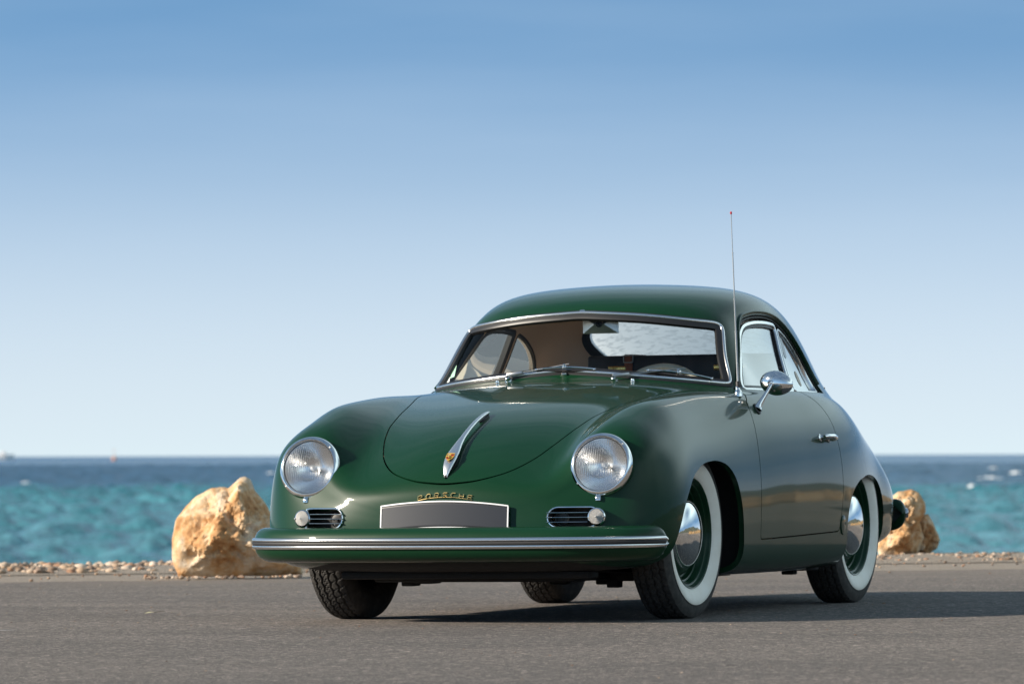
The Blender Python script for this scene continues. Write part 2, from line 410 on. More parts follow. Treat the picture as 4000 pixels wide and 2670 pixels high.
# bank of shingle falling to the water
V, F = [], []; nl, nd = 120, 14
for i in range(nl + 1):
    l = -14 + 28 * i / nl
    for j in range(nd + 1):
        d = 30.9 + 3.6 * j / nd
        q = (d - 30.9) / 3.6
        h = -.008 + (.030 * math.sin(min(1, q * 2.4) * math.pi) if q < .42 else -2.2 * ((q - .42) / .58) ** 1.3)
        p = at(d + .11 * l, l); h += .022 * mnoise.noise(Vector((p.x * 1.6, p.y * 1.6, 0))) * (1 if 0 < j else 0)
        V.append((p.x, p.y, h))
for i in range(nl):
    for j in range(nd): F.append((i * (nd + 1) + j, (i + 1) * (nd + 1) + j, (i + 1) * (nd + 1) + j + 1, i * (nd + 1) + j + 1))
bank = mesh_obj('shingle_bank', V, F, sand, None, True); tag(bank, kind='structure')
def pebble_verts(r, seed, flat=.6, sub=1):
    bm = bmesh.new(); bmesh.ops.create_icosphere(bm, subdivisions=sub, radius=r)
    o = Vector((seed * 1.7, seed * .9, seed * 2.3)); s = Vector((random.uniform(.8, 1.35), random.uniform(.75, 1.1), random.uniform(.5, .85) * flat / .7))
    V = []
    for v in bm.verts:
        k = 1 + .5 * mnoise.noise(v.co / r * 1.1 + o); V.append(Vector((v.co.x * s.x * k, v.co.y * s.y * k, v.co.z * s.z * k)))
    F = [tuple(v.index for v in f.verts) for f in bm.faces]; bm.free()
    a = random.uniform(0, 6.28); R = Matrix.Rotation(a, 3, 'Z'); return [R @ v for v in V], F
def bank_h(d, l):
    q = (d - .11 * l - 30.9) / 3.6
    return .03 * math.sin(min(1, max(0, q) * 2.4) * math.pi) - .008
mb = MB()
for i in range(4200):
    l = random.uniform(-7.5, 7.5); d = 31.0 + .11 * l + abs(random.gauss(.45, .45))
    r = random.choice((.010, .014, .018, .024, .030)) * random.uniform(.8, 1.2)
    if l > 0: r *= .6
    V, F = pebble_verts(r, i % 40); p = at(d, l, bank_h(d, l) + r * .25)
    mb.add([v + p for v in V], F)
for i in range(420):                                   # chips that have strayed on to the asphalt edge
    l = random.uniform(-7.5, 7.5); d = 30.6 + .11 * l - abs(random.gauss(0, .9)); r = random.uniform(.004, .012)
    V, F = pebble_verts(r, i % 31); mb.add([v + at(d, l, r * .3) for v in V], F)
for cd, cl, wd in ((29.05, -1.5, .42), (31.8, 2.15, .30)):   # rubble at the foot of the boulders
    for i in range(70):
        l = cl + random.uniform(-wd, wd); d = cd - random.uniform(-.02, .16); r = random.uniform(.005, .017)
        V, F = pebble_verts(r, i % 29); mb.add([v + at(d, l, r * .3) for v in V], F)
sh = mb.build('shingle', stone, None, angle=70); tag(sh, kind='stuff')
protos = []
for i in range(10):
    V, F = pebble_verts(1.0, i + 50, .8, 2); o = mesh_obj('pebble', V, F, stone, None, True); protos.append(o)
k = 0
for i in range(130):
    l = random.uniform(-6.8, -.9) if i < 95 else random.uniform(1.2, 6); d = 31.2 + .11 * l + abs(random.gauss(.42, .28))
    r = random.uniform(.013, .024) * (1 if l < 0 else .62)
    o = protos[i] if i < 10 else protos[i % 10].copy()
    if i >= 10: COL.objects.link(o)
    o.location = at(d, l, bank_h(d, l) + r * .35); o.scale = (r,) * 3; o.rotation_euler = (random.uniform(-.3, .3), random.uniform(-.3, .3), random.uniform(0, 6.28))
    tag(o, 'pale rounded stone among the shingle between the asphalt and the sea', 'pebble', 'stones along the shore')
# loose grit on the asphalt
mb = MB()
for i in range(900):
    d = random.uniform(13.5, 29) if random.random() < .4 else random.uniform(20, 29.5); l = random.uniform(-.27, .27) * d
    r = random.choice((.0022, .0026, .003, .0036)) * random.uniform(.7, 1.3) * (2.2 if random.random() < .04 else 1)
    V, F = pebble_verts(r, i % 37); p = at(d, l, r * .3); mb.add([v + p for v in V], F)
gr = mb.build('grit', stone, None, angle=70); tag(gr, kind='stuff')
leaf_m = mat('dry_leaf', (.42, .38, .22), .7)
lf = mesh_obj('dry_leaf', [(0, 0, .004), (.02, .011, .010), (.045, .013, .007), (.085, 0, .012), (.045, -.012, .010), (.02, -.010, .006)], [(0, 1, 4, 5), (1, 2, 4), (2, 3, 4)], leaf_m, None, True)
lf.location = (-.523, -1.772, 0); lf.rotation_euler = (0, 0, math.atan2(RGT.y, RGT.x)); tag(lf, 'dry yellowish leaf lying on the asphalt left of the coupe', 'leaf')
mark = mat('worn_road_paint', (.60, .60, .58), .7)
c = Vector((1.47, -1.42, 0)); V = [c + RGT * a + FWD * b for a, b in ((-.75, -.045), (.03, -.012), (.055, .0), (.02, .016), (-.75, .05))]
mk = mesh_obj('road_marking', [(v.x, v.y, .004) for v in V], [(0, 1, 2, 3, 4)], mark, None, False); tag(mk, kind='structure')

# ---- boulders
boulder = mat('ochre_limestone', (.55, .36, .18), .85)
n1 = noise_node(boulder, 6.5, 8, .66, distort=.5); n2 = noise_node(boulder, 16, 6, .65); n3 = noise_node(boulder, 2.2, 4)
g1 = ramp(boulder, n1.outputs[0], [(.33, (.35, .155, .055)), (.45, (.55, .31, .135)), (.53, (.64, .455, .275)), (.66, (.72, .63, .51))])
g2 = ramp(boulder, n2.outputs[0], [(.33, (.62, .55, .48)), (.52, (1, 1, 1)), (.75, (1.1, 1.1, 1.1))])
nodes(boulder)[1].new(mixc(boulder, .8, g1.outputs[0], g2.outputs[0], 'MULTIPLY'), nodes(boulder)[2].inputs['Base Color'])
pv = bump(boulder, n2.outputs[0], .8, .03); n4 = noise_node(boulder, 60, 4); bump(boulder, n4.outputs[0], .5, .006, pv)
def rock(name, outline, depth, seed, base, facets=26, lump=.03, lean=0.0):
    """a boulder whose front outline (l, z) is filled out to a broken, many-faced solid of the given depth"""
    O = resample(np.array(outline, float), 200); cen = O.mean(0); cen[1] = O[:, 1].min() + (O[:, 1].max() - O[:, 1].min()) * .42
    ang = np.arctan2(O[:, 1] - cen[1], O[:, 0] - cen[0]); rad = np.hypot(O[:, 1] - cen[1], O[:, 0] - cen[0])
    od = np.argsort(ang); ang, rad = ang[od], rad[od]
    bm = bmesh.new(); bmesh.ops.create_icosphere(bm, subdivisions=6, radius=1)
    rs = random.Random(seed); planes = []
    for _ in range(facets):
        n = Vector((rs.gauss(0, 1), -abs(rs.gauss(0, 1)) * 1.5 if rs.random() < .8 else abs(rs.gauss(0, 1)), rs.gauss(0, .9))).normalized(); planes.append((n, rs.uniform(.74, .96)))
    o = Vector((seed * 3.1, seed * 1.3, seed * 2.7)); size = float(rad.mean())
    for v in bm.verts:
        u = v.co.normalized(); a = math.atan2(u.z, u.x); flat = math.hypot(u.x, u.z)
        r = float(np.interp(a, ang, rad, period=2 * math.pi))
        face = 1 - flat ** 5
        k = 1.0
        for n, d in planes:
            q = u.dot(n)
            if q > .05: k = min(k, d / q)
        k = 1 - (1 - k) * min(1, face * 1.8 + .05)
        p = Vector((cen[0] + u.x * r * k, u.y * depth * k, cen[1] + u.z * r * k))
        w = p / size
        c1 = mnoise.voronoi(w * 1.5 + o)[0]; ledge = (c1[1] - c1[0])
        c2 = mnoise.voronoi(w * 4.2 + o * 1.9)[0]; pit = (c2[1] - c2[0])
        nn = mnoise.fractal(w * 2.6 + o, .8, 2.2, 6)
        dent = min(1, face * 1.5 + .12)
        h = lump * (1.0 * min(ledge, .5) - .35) * dent + lump * .35 * (min(pit, .4) - .2) * dent + lump * .55 * nn * dent
        p += Vector((u.x * .6, u.y, u.z * .6)) * h
        p.y += lean * p.z
        if p.y < 0: p.y *= 1 - .55 * max(0, 1 - max(p.z, 0) / (.30 * 2 * size)) ** 1.5
        v.co = p
    V = [v.co.copy() for v in bm.verts]; F = [tuple(v.index for v in f.verts) for f in bm.faces]; bm.free()
    W = [RGT * v.x + FWD * v.y + Vector((0, 0, max(v.z, -.01))) for v in V]
    ob = mesh_obj(name, W, F, boulder, None, False); ob.location = base; sharpen(ob, 24)
    return ob
K_ = 29.2 / 12920
def outl(pts, kk, x0, y0): return [((x - x0) * kk, (y0 - y) * kk) for x, y in pts]
b1 = at(29.2, (520 - 1174.5) * K_)
r1_ = rock('boulder', outl([(402, 1322), (388, 1285), (388, 1235), (397, 1190), (420, 1158), (448, 1135), (480, 1117), (505, 1117), (520, 1119), (533, 1107), (545, 1095), (558, 1092), (570, 1098), (580, 1125), (600, 1148), (622, 1185), (638, 1225), (652, 1265), (672, 1285), (690, 1302), (692, 1321)], K_, 520, 1322), .26, 3, b1, 26, .075, .08)
tag(r1_, 'large ochre limestone boulder standing on the grit behind the left front wing', 'boulder')
K2 = 32.2 / 12920; b3 = at(32.0, (2065 - 1174.5) * K2)
r3_ = rock('boulder', outl([(2005, 1296), (1998, 1240), (2010, 1190), (2030, 1158), (2050, 1144), (2080, 1139), (2098, 1147), (2110, 1170), (2113, 1190), (2098, 1215), (2110, 1250), (2098, 1280), (2085, 1297)], K2, 2065, 1297), .17, 12, b3, 22, .06)
tag(r3_, 'orange boulder with a pale crown behind the tail of the coupe', 'boulder')
b4 = at(32.1, (2120 - 1174.5) * K2)
r4_ = rock('boulder', outl([(2075, 1297), (2078, 1255), (2092, 1222), (2108, 1198), (2120, 1195), (2132, 1215), (2142, 1240), (2147, 1255), (2140, 1275), (2122, 1288), (2110, 1297)], K2, 2120, 1297), .14, 21, b4, 20, .05)
tag(r4_, 'smaller grey and tan boulder at the right edge of the orange one', 'boulder')

# ---- the sea, in the level frame of the world
SEA_Z = -4.3
CW = LAND @ CAM_POS
water = mat('sea_water', (.03, .16, .18), .16, 0, 0, .03, .5, 1.33)
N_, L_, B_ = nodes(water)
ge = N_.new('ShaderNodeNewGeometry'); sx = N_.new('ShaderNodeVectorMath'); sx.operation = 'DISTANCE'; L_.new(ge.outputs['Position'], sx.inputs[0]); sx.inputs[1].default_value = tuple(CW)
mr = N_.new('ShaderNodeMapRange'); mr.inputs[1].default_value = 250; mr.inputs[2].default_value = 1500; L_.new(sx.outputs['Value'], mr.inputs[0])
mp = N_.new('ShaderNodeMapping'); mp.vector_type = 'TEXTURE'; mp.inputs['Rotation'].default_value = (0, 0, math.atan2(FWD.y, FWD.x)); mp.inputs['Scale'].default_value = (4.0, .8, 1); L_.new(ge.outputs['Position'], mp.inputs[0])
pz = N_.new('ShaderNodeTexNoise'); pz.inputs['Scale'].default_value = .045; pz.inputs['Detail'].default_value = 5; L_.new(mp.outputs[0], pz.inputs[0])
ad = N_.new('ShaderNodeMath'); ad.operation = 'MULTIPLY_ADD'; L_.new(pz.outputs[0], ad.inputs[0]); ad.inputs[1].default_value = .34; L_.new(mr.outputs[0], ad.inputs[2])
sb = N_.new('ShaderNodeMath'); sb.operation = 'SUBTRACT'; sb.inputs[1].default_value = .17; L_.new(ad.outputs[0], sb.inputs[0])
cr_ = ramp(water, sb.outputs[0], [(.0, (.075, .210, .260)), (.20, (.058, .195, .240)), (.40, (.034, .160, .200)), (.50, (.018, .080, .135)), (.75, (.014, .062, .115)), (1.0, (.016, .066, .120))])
mp2 = N_.new('ShaderNodeMapping'); mp2.vector_type = 'TEXTURE'; mp2.inputs['Rotation'].default_value = (0, 0, math.atan2(FWD.y, FWD.x)); mp2.inputs['Scale'].default_value = (9.0, 1.0, 1); L_.new(ge.outputs['Position'], mp2.inputs[0])
pz2 = N_.new('ShaderNodeTexNoise'); pz2.inputs['Scale'].default_value = .30; pz2.inputs['Detail'].default_value = 4; pz2.inputs['Roughness'].default_value = .55; L_.new(mp2.outputs[0], pz2.inputs[0])
pr_ = ramp(water, pz2.outputs[0], [(.36, (.55, .66, .68)), (.50, (1, 1, 1)), (.66, (1.5, 1.28, 1.28))])  # colour streaks standing in for wave shading: dark troughs, light crests
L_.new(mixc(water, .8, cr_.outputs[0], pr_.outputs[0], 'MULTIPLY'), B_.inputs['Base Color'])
nz1 = N_.new('ShaderNodeTexNoise'); nz1.inputs['Scale'].default_value = 1.1; nz1.inputs['Detail'].default_value = 6; L_.new(ge.outputs['Position'], nz1.inputs[0])
bump(water, nz1.outputs[0], .8, .45)
B_.inputs['Specular IOR Level'].default_value = .30
NA = 330
ds = np.r_[np.geomspace(60, 225, 60)[:-1], np.linspace(225, 760, 900)[:-1], np.linspace(760, 2600, 820)[:-1], np.geomspace(2600, 20000, 160)]; ND = len(ds)
th = np.linspace(-1, 1, NA); th = np.radians(8.5) * th + np.radians(66) * th ** 7
fw = math.atan2((LAND.to_3x3() @ FWD).y, (LAND.to_3x3() @ FWD).x)
D, TH = np.meshgrid(ds, th, indexing='ij'); X = CW.x + D * np.cos(fw - TH); Y = CW.y + D * np.sin(fw - TH)
Z = np.zeros_like(X); rw = np.random.default_rng(5); step = np.gradient(ds)[:, None] * np.ones_like(D)
for i in range(76):
    lam = 1.9 * (9.5 / 1.9) ** rw.random() if i < 60 else 7 * 3 ** rw.random(); a = fw + math.pi + rw.normal(0, .95); kx, ky = 2 * math.pi / lam * math.cos(a), 2 * math.pi / lam * math.sin(a)
    amp = (.017 * lam ** .85 if i < 60 else .055) * rw.uniform(.5, 1.3); ph = kx * X + ky * Y + rw.random() * 6.28
    ph = ph + .9 * np.sin(.17 * X + i) + .9 * np.sin(.15 * Y + 2 * i)
    fade = np.clip((lam - 2.0 * step) / (1.5 * step + 1e-6), 0, 1)
    Z += amp * fade * (np.sin(ph) + .30 * np.sin(2 * ph + 1.57))
V = np.stack([X, Y, SEA_Z + Z], -1).reshape(-1, 3); idx = np.arange(ND * NA).reshape(ND, NA)
me = bpy.data.meshes.new('sea'); q = np.stack([idx[:-1, :-1], idx[:-1, 1:], idx[1:, 1:], idx[1:, :-1]], -1).reshape(-1, 4)[:, ::-1]
me.vertices.add(len(V)); me.vertices.foreach_set('co', V.ravel()); me.loops.add(q.size); me.loops.foreach_set('vertex_index', q.ravel().astype(np.int32))
me.polygons.add(len(q)); me.polygons.foreach_set('loop_start', np.arange(0, q.size, 4, dtype=np.int32)); me.update(calc_edges=True); me.polygons.foreach_set('use_smooth', [True] * len(q)); me.materials.append(water)
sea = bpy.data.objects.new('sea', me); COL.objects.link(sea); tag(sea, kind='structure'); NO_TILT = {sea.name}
foam = mat('sea_foam', (.82, .85, .86), .7)
def world_at(d, px): a = (px - 1174.5) / 12920; return Vector((CW.x + d * math.cos(fw - a), CW.y + d * math.sin(fw - a), SEA_Z))
for i, (d, px, w) in enumerate(((1000, 2265, 5.0), (1650, 2270, 4.5), (1300, 2325, 3.0), (760, 2225, 1.6), (1350, 620, 3.0), (900, 60, 2.0))):
    p = world_at(d, px); V, F = [], []; n = 26
    for k in range(n + 1):
        t = k / n; wd = math.sin(math.pi * t) ** .7 * (1 + .5 * mnoise.noise(Vector((t * 6, i * 3, 0)))); h = .38 * wd * (1 + .6 * mnoise.noise(Vector((t * 9, i, 2))))
        r_ = Vector((math.sin(fw), -math.cos(fw), 0)); f_ = Vector((math.cos(fw), math.sin(fw), 0))
        c = p + r_ * (t - .5) * w + f_ * (.5 * math.sin(t * 5 + i))
        V += [c - f_ * .8 * wd + Vector((0, 0, .10)), c + Vector((0, 0, .32 + h)), c + f_ * .8 * wd + Vector((0, 0, .05))]
    for k in range(n): F += [(3 * k, 3 * k + 3, 3 * k + 4, 3 * k + 1), (3 * k + 1, 3 * k + 4, 3 * k + 5, 3 * k + 2)]
    o = mesh_obj('foam', V, F, foam, None, True); tag(o, kind='stuff'); NO_TILT.add(o.name)
# a white motorboat and an orange buoy far out
hull_w = mat('boat_white', (.8, .8, .8), .4); buoy_m = mat('buoy_orange', (.50, .24, .15), .5)
p = world_at(6500, 10); r_ = Vector((math.sin(fw), -math.cos(fw), 0)); f_ = Vector((math.cos(fw), math.sin(fw), 0))
bt = empty('motorboat', p); bt.scale = (5.5,) * 3; tag(bt, 'tiny white motorboat on the horizon at the left edge', 'boat')
sec = [(-1.9, .8, .8), (-1.0, .9, .85), (.3, .85, .9), (1.3, .55, 1.0), (2.0, .05, 1.15)]
V, F = [], []
for x, w, h in sec: V += [r_ * x + f_ * w + Vector((0, 0, h)), r_ * x + f_ * w * .75 + Vector((0, 0, -.1)), r_ * x - f_ * w * .75 + Vector((0, 0, -.1)), r_ * x - f_ * w + Vector((0, 0, h))]
for k in range(4):
    for a in range(4): F.append((4 * k + a, 4 * k + (a + 1) % 4, 4 * k + 4 + (a + 1) % 4, 4 * k + 4 + a))
F += [(3, 2, 1, 0), (16, 17, 18, 19)]
mesh_obj('hull', V, F, hull_w, bt, False); mb = MB(); R = Matrix((r_, f_, (0, 0, 1))).transposed(); mb.box((r_ * -.3) + Vector((0, 0, 1.25)), (1.5, 1.2, .8), R, .25); mb.build('cabin', hull_w, bt)
p = world_at(5000, 260); by = empty('buoy', p); by.scale = (3.6,) * 3; tag(by, 'small orange marker buoy with a thin mast on the horizon', 'buoy')
mb = MB(); mb.lathe([(.02, -.1), (.55, .0), (.60, .35), (.42, .75), (.15, 1.1), (.05, 1.2)], (0, 0, 0), (0, 0, 1), 16); mb.build('float', buoy_m, by)
mb = MB(); mb.tube([(0, 0, 1.1), (0, 0, 2.6)], .05, 6); mb.box((0, 0, 2.5), (.30, .30, .3), None, .03); mb.build('mast', buoy_m, by)
NO_TILT |= {bt.name, by.name}

# ---- the bay round the car park, off to the right and behind: hills, town and the stone bank the paint mirrors
hill_m = mat('dry_hillside', (.12, .12, .07), .9)
n1 = noise_node(hill_m, .035, 6, .6); n2 = noise_node(hill_m, .30, 3, .6, vscale=(1, 1, 2.0)); n3 = noise_node(hill_m, .9, 4, .7)
g1 = ramp(hill_m, n1.outputs[0], [(.40, (.020, .034, .018)), (.54, (.040, .055, .030)), (.62, (.10, .09, .055)), (.74, (.20, .17, .115))])
g2 = ramp(hill_m, n2.outputs[0], [(.61, (0, 0, 0)), (.64, (1, 1, 1))])
nodes(hill_m)[1].new(mixc(hill_m, g2.outputs[0], mixc(hill_m, 1.0, g1.outputs[0], ramp(hill_m, n3.outputs[0], [(.34, (.45, .48, .42)), (.6, (1.25, 1.2, 1.1))]).outputs[0], 'MULTIPLY'), (.52, .43, .34)), nodes(hill_m)[2].inputs['Base Color'])
V, F = [], []; na, nr = 200, 16
for i in range(na + 1):
    ph = math.radians(-95 + 263 * i / na)          # direction seen from the car
    e = min(1, i / 12) * min(1, (na - i) / 16)
    hgt = (17 + 13 * mnoise.noise(Vector((ph * 2.1, 3, 0))) + 6 * mnoise.noise(Vector((ph * 7, 9, 0))) + 16 * max(0, math.sin((ph - .9) * 1.1))) * e
    for j in range(nr + 1):
        q = j / nr; r = 240 + 330 * q
        h = hgt * (1 - (1 - q) ** 1.8) + 3 * mnoise.noise(Vector((math.cos(ph) * r * .02, math.sin(ph) * r * .02, 1))) * q
        V.append((r * math.cos(ph), r * math.sin(ph), h - 1.2))
for i in range(na):
    for j in range(nr): F.append((i * (nr + 1) + j, i * (nr + 1) + j + 1, (i + 1) * (nr + 1) + j + 1, (i + 1) * (nr + 1) + j))
hl = mesh_obj('hills', V, F, hill_m, None, True); tag(hl, kind='structure')
mb = MB()
for i in range(220):
    t = i / 219; l = 14.5 + random.uniform(-.8, .8); p = at(26 + 60 * t, l + 10 * t); r = random.uniform(.18, .42)
    V, F = pebble_verts(r, i % 23, 1.0, 2); mb.add([v + p + Vector((0, 0, r * .35)) for v in V], F)
rip = mat('riprap_stone', (.30, .19, .09), .85); n1 = noise_node(rip, 1.6, 6, .65); g1 = ramp(rip, n1.outputs[0], [(.34, (.10, .055, .022)), (.5, (.30, .19, .085)), (.66, (.46, .36, .22))]); nodes(rip)[1].new(g1.outputs[0], nodes(rip)[2].inputs['Base Color'])
rr_ = mb.build('riprap', rip, None, angle=70); tag(rr_, kind='stuff')
# ---------------------------------------------------------------- body surface (pure numpy)
# rings from nose to tail; each ring runs from the centreline over the hood/roof, down the side, to the underside centre
POLE0 = (.742, 0, .37)
POLE1 = (-3.065, 0, .39)
def R_(x, pts, dx=None):
    out = []
    for i, p in enumerate(pts):
        if len(p) == 3: out.append(p)
        else: out.append((x, p[0], p[1]))
    return out
RINGS = [
 R_(.742, [(0,.445),(.06,.444),(.11,.44),(.15,.435),(.175,.43),(.195,.425),(.215,.42),(.235,.415),(.255,.41),(.275,.402),(.295,.392),(.31,.38),(.315,.36),(.30,.335),(.25,.31),(.13,.30),(0,.30)]),
 [(.735,0,.497),(.732,.11,.495),(.727,.20,.49),(.72,.27,.486),(.714,.315,.484),(.708,.355,.482),(.702,.39,.48),(.697,.42,.476),(.692,.45,.47),(.688,.48,.458),(.685,.51,.44),(.685,.53,.415),(.688,.54,.375),(.694,.525,.32),(.70,.46,.265),(.715,.25,.235),(.722,0,.23)],
 [(.678,0,.553),(.675,.13,.549),(.666,.24,.537),(.655,.325,.530),(.647,.375,.532),(.639,.42,.543),(.631,.46,.557),(.625,.50,.567),(.62,.54,.572),(.616,.58,.567),(.612,.62,.545),(.612,.655,.495),(.615,.672,.40),(.622,.66,.305),(.63,.59,.235),(.65,.35,.205),(.66,0,.20)],
 [(.565,0,.636),(.562,.15,.629),(.552,.275,.610),(.540,.36,.603),(.532,.41,.617),(.526,.455,.646),(.521,.50,.676),(.517,.545,.693),(.514,.59,.693),(.51,.635,.678),(.503,.69,.632),(.503,.735,.545),(.508,.757,.42),(.518,.75,.31),(.53,.69,.22),(.55,.45,.192),(.56,0,.19)],
 [(.40,0,.716),(.40,.16,.708),(.395,.29,.69),(.39,.375,.684),(.385,.425,.697),(.38,.47,.722),(.375,.515,.748),(.37,.56,.763),(.365,.605,.762),(.36,.65,.746),(.355,.715,.685),(.36,.772,.575),(.37,.795,.44),(.38,.788,.31),(.39,.75,.215),(.4,.5,.185),(.4,0,.18)],
 R_(.2, [(0,.778),(.18,.77),(.32,.756),(.41,.752),(.46,.762),(.50,.78),(.54,.797),(.58,.807),(.62,.806),(.662,.792),(.735,.722),(.788,.60),(.808,.45),(.802,.31),(.765,.205),(.5,.18),(0,.175)]),
 R_(-.05,[(0,.828),(.2,.821),(.35,.809),(.45,.804),(.50,.811),(.535,.821),(.57,.829),(.605,.832),(.64,.826),(.678,.808),(.747,.732),(.798,.605),(.815,.46),(.81,.31),(.778,.185),(.5,.17),(0,.165)]),
 R_(-.3, [(0,.868),(.22,.861),(.39,.848),(.50,.841),(.545,.843),(.575,.845),(.605,.846),(.635,.844),(.665,.835),(.70,.813),(.76,.738),(.806,.612),(.822,.47),(.816,.31),(.78,.168),(.5,.16),(0,.16)]),
 [(-.46,0,.892),(-.465,.22,.886),(-.49,.40,.872),(-.525,.52,.860),(-.55,.575,.854),(-.56,.605,.851),(-.56,.632,.848),(-.555,.655,.844),(-.545,.685,.834),(-.535,.718,.812),(-.525,.772,.738),(-.52,.810,.612),(-.52,.826,.47),(-.52,.819,.31),(-.52,.782,.16),(-.52,.5,.155),(-.52,0,.155)],
 [(-.545,0,.906),(-.552,.22,.900),(-.588,.40,.884),(-.645,.52,.869),(-.69,.585,.861),(-.712,.617,.856),(-.718,.642,.851),(-.712,.664,.846),(-.70,.692,.836),(-.68,.724,.813),(-.665,.777,.738),(-.655,.813,.612),(-.655,.827,.47),(-.655,.82,.31),(-.655,.783,.158),(-.655,.5,.155),(-.655,0,.155)],
 [(-.588,0,.940),(-.596,.22,.933),(-.636,.395,.916),(-.695,.508,.900),(-.745,.572,.889),(-.775,.606,.878),(-.79,.635,.866),(-.792,.660,.851),(-.785,.692,.838),(-.77,.726,.814),(-.76,.78,.738),(-.755,.815,.612),(-.755,.828,.47),(-.755,.82,.31),(-.755,.784,.157),(-.755,.5,.155),(-.755,0,.155)],
 [(-.69,0,1.06),(-.70,.20,1.053),(-.738,.365,1.035),(-.795,.475,1.015),(-.845,.54,.996),(-.885,.58,.966),(-.905,.615,.925),(-.91,.655,.866),(-.905,.690,.842),(-.89,.727,.816),(-.88,.782,.738),(-.875,.817,.612),(-.875,.829,.47),(-.875,.821,.31),(-.875,.785,.156),(-.875,.5,.155),(-.875,0,.155)],
 [(-.782,0,1.168),(-.792,.19,1.162),(-.83,.34,1.146),(-.882,.44,1.128),(-.935,.505,1.104),(-.98,.55,1.058),(-1.0,.592,.985),(-1.005,.65,.874),(-1.0,.690,.844),(-.985,.728,.817),(-.975,.783,.738),(-.97,.818,.612),(-.97,.83,.47),(-.97,.822,.31),(-.97,.785,.156),(-.97,.5,.155),(-.97,0,.155)],
 [(-.855,0,1.216),(-.866,.18,1.211),(-.905,.33,1.195),(-.955,.43,1.173),(-1.01,.50,1.14),(-1.055,.545,1.085),(-1.08,.588,1.0),(-1.09,.65,.876),(-1.085,.691,.845),(-1.075,.729,.817),(-1.07,.784,.738),(-1.07,.819,.612),(-1.07,.83,.47),(-1.07,.822,.31),(-1.07,.785,.155),(-1.07,.5,.155),(-1.07,0,.155)],
 [(-1.05,0,1.268),(-1.06,.18,1.262),(-1.09,.33,1.246),(-1.13,.44,1.22),(-1.17,.515,1.175),(-1.20,.555,1.11),(-1.21,.592,1.01),(-1.22,.652,.878),(-1.22,.693,.846),(-1.22,.731,.817),(-1.22,.785,.738),(-1.22,.819,.612),(-1.22,.83,.47),(-1.22,.822,.31),(-1.22,.785,.155),(-1.22,.5,.155),(-1.22,0,.155)],
 R_(-1.42,[(0,1.29),(.18,1.285),(.33,1.269),(.44,1.241),(.515,1.193),(.557,1.122),(.595,1.015),(.655,.876),(.697,.844),(.735,.814),(.788,.735),(.82,.61),(.83,.47),(.822,.31),(.785,.157),(.5,.155),(0,.155)]),
 R_(-1.75,[(0,1.266),(.17,1.26),(.31,1.241),(.415,1.208),(.485,1.158),(.53,1.085),(.58,.98),(.645,.866),(.693,.833),(.733,.80),(.788,.72),(.82,.60),(.829,.46),(.822,.31),(.785,.165),(.5,.155),(0,.155)]),
 R_(-2.05,[(0,1.176),(.16,1.169),(.29,1.148),(.385,1.114),(.45,1.062),(.50,.993),(.556,.907),(.62,.832),(.67,.798),(.715,.762),(.776,.69),(.811,.58),(.822,.45),(.816,.31),(.785,.195),(.5,.165),(0,.165)]),
 R_(-2.35,[(0,1.022),(.15,1.015),(.27,.994),(.36,.960),(.425,.913),(.475,.863),(.53,.812),(.583,.773),(.633,.738),(.682,.70),(.745,.63),(.787,.54),(.797,.43),(.79,.31),(.76,.22),(.5,.185),(0,.185)]),
 R_(-2.62,[(0,.862),(.14,.855),(.26,.836),(.345,.808),(.405,.776),(.455,.742),(.508,.706),(.552,.676),(.594,.645),(.635,.607),(.69,.545),(.728,.475),(.738,.40),(.728,.31),(.69,.24),(.4,.21),(0,.21)]),
 R_(-2.85,[(0,.70),(.13,.693),(.235,.676),(.315,.652),(.37,.626),(.42,.598),(.462,.57),(.50,.543),(.532,.517),(.562,.487),(.605,.445),(.632,.41),(.638,.372),(.625,.315),(.58,.265),(.3,.24),(0,.235)]),
 R_(-2.99,[(0,.56),(.10,.556),(.18,.546),(.245,.533),(.285,.519),(.325,.503),(.36,.487),(.39,.471),(.415,.456),(.44,.44),(.465,.42),(.48,.40),(.485,.375),(.47,.33),(.42,.285),(.22,.265),(0,.262)]),
 R_(-3.045,[(0,.45),(.05,.449),(.09,.445),(.12,.441),(.14,.437),(.16,.432),(.175,.427),(.19,.422),(.205,.417),(.215,.41),(.225,.402),(.232,.392),(.235,.378),(.225,.36),(.19,.34),(.10,.33),(0,.33)]),
]
NK = 17
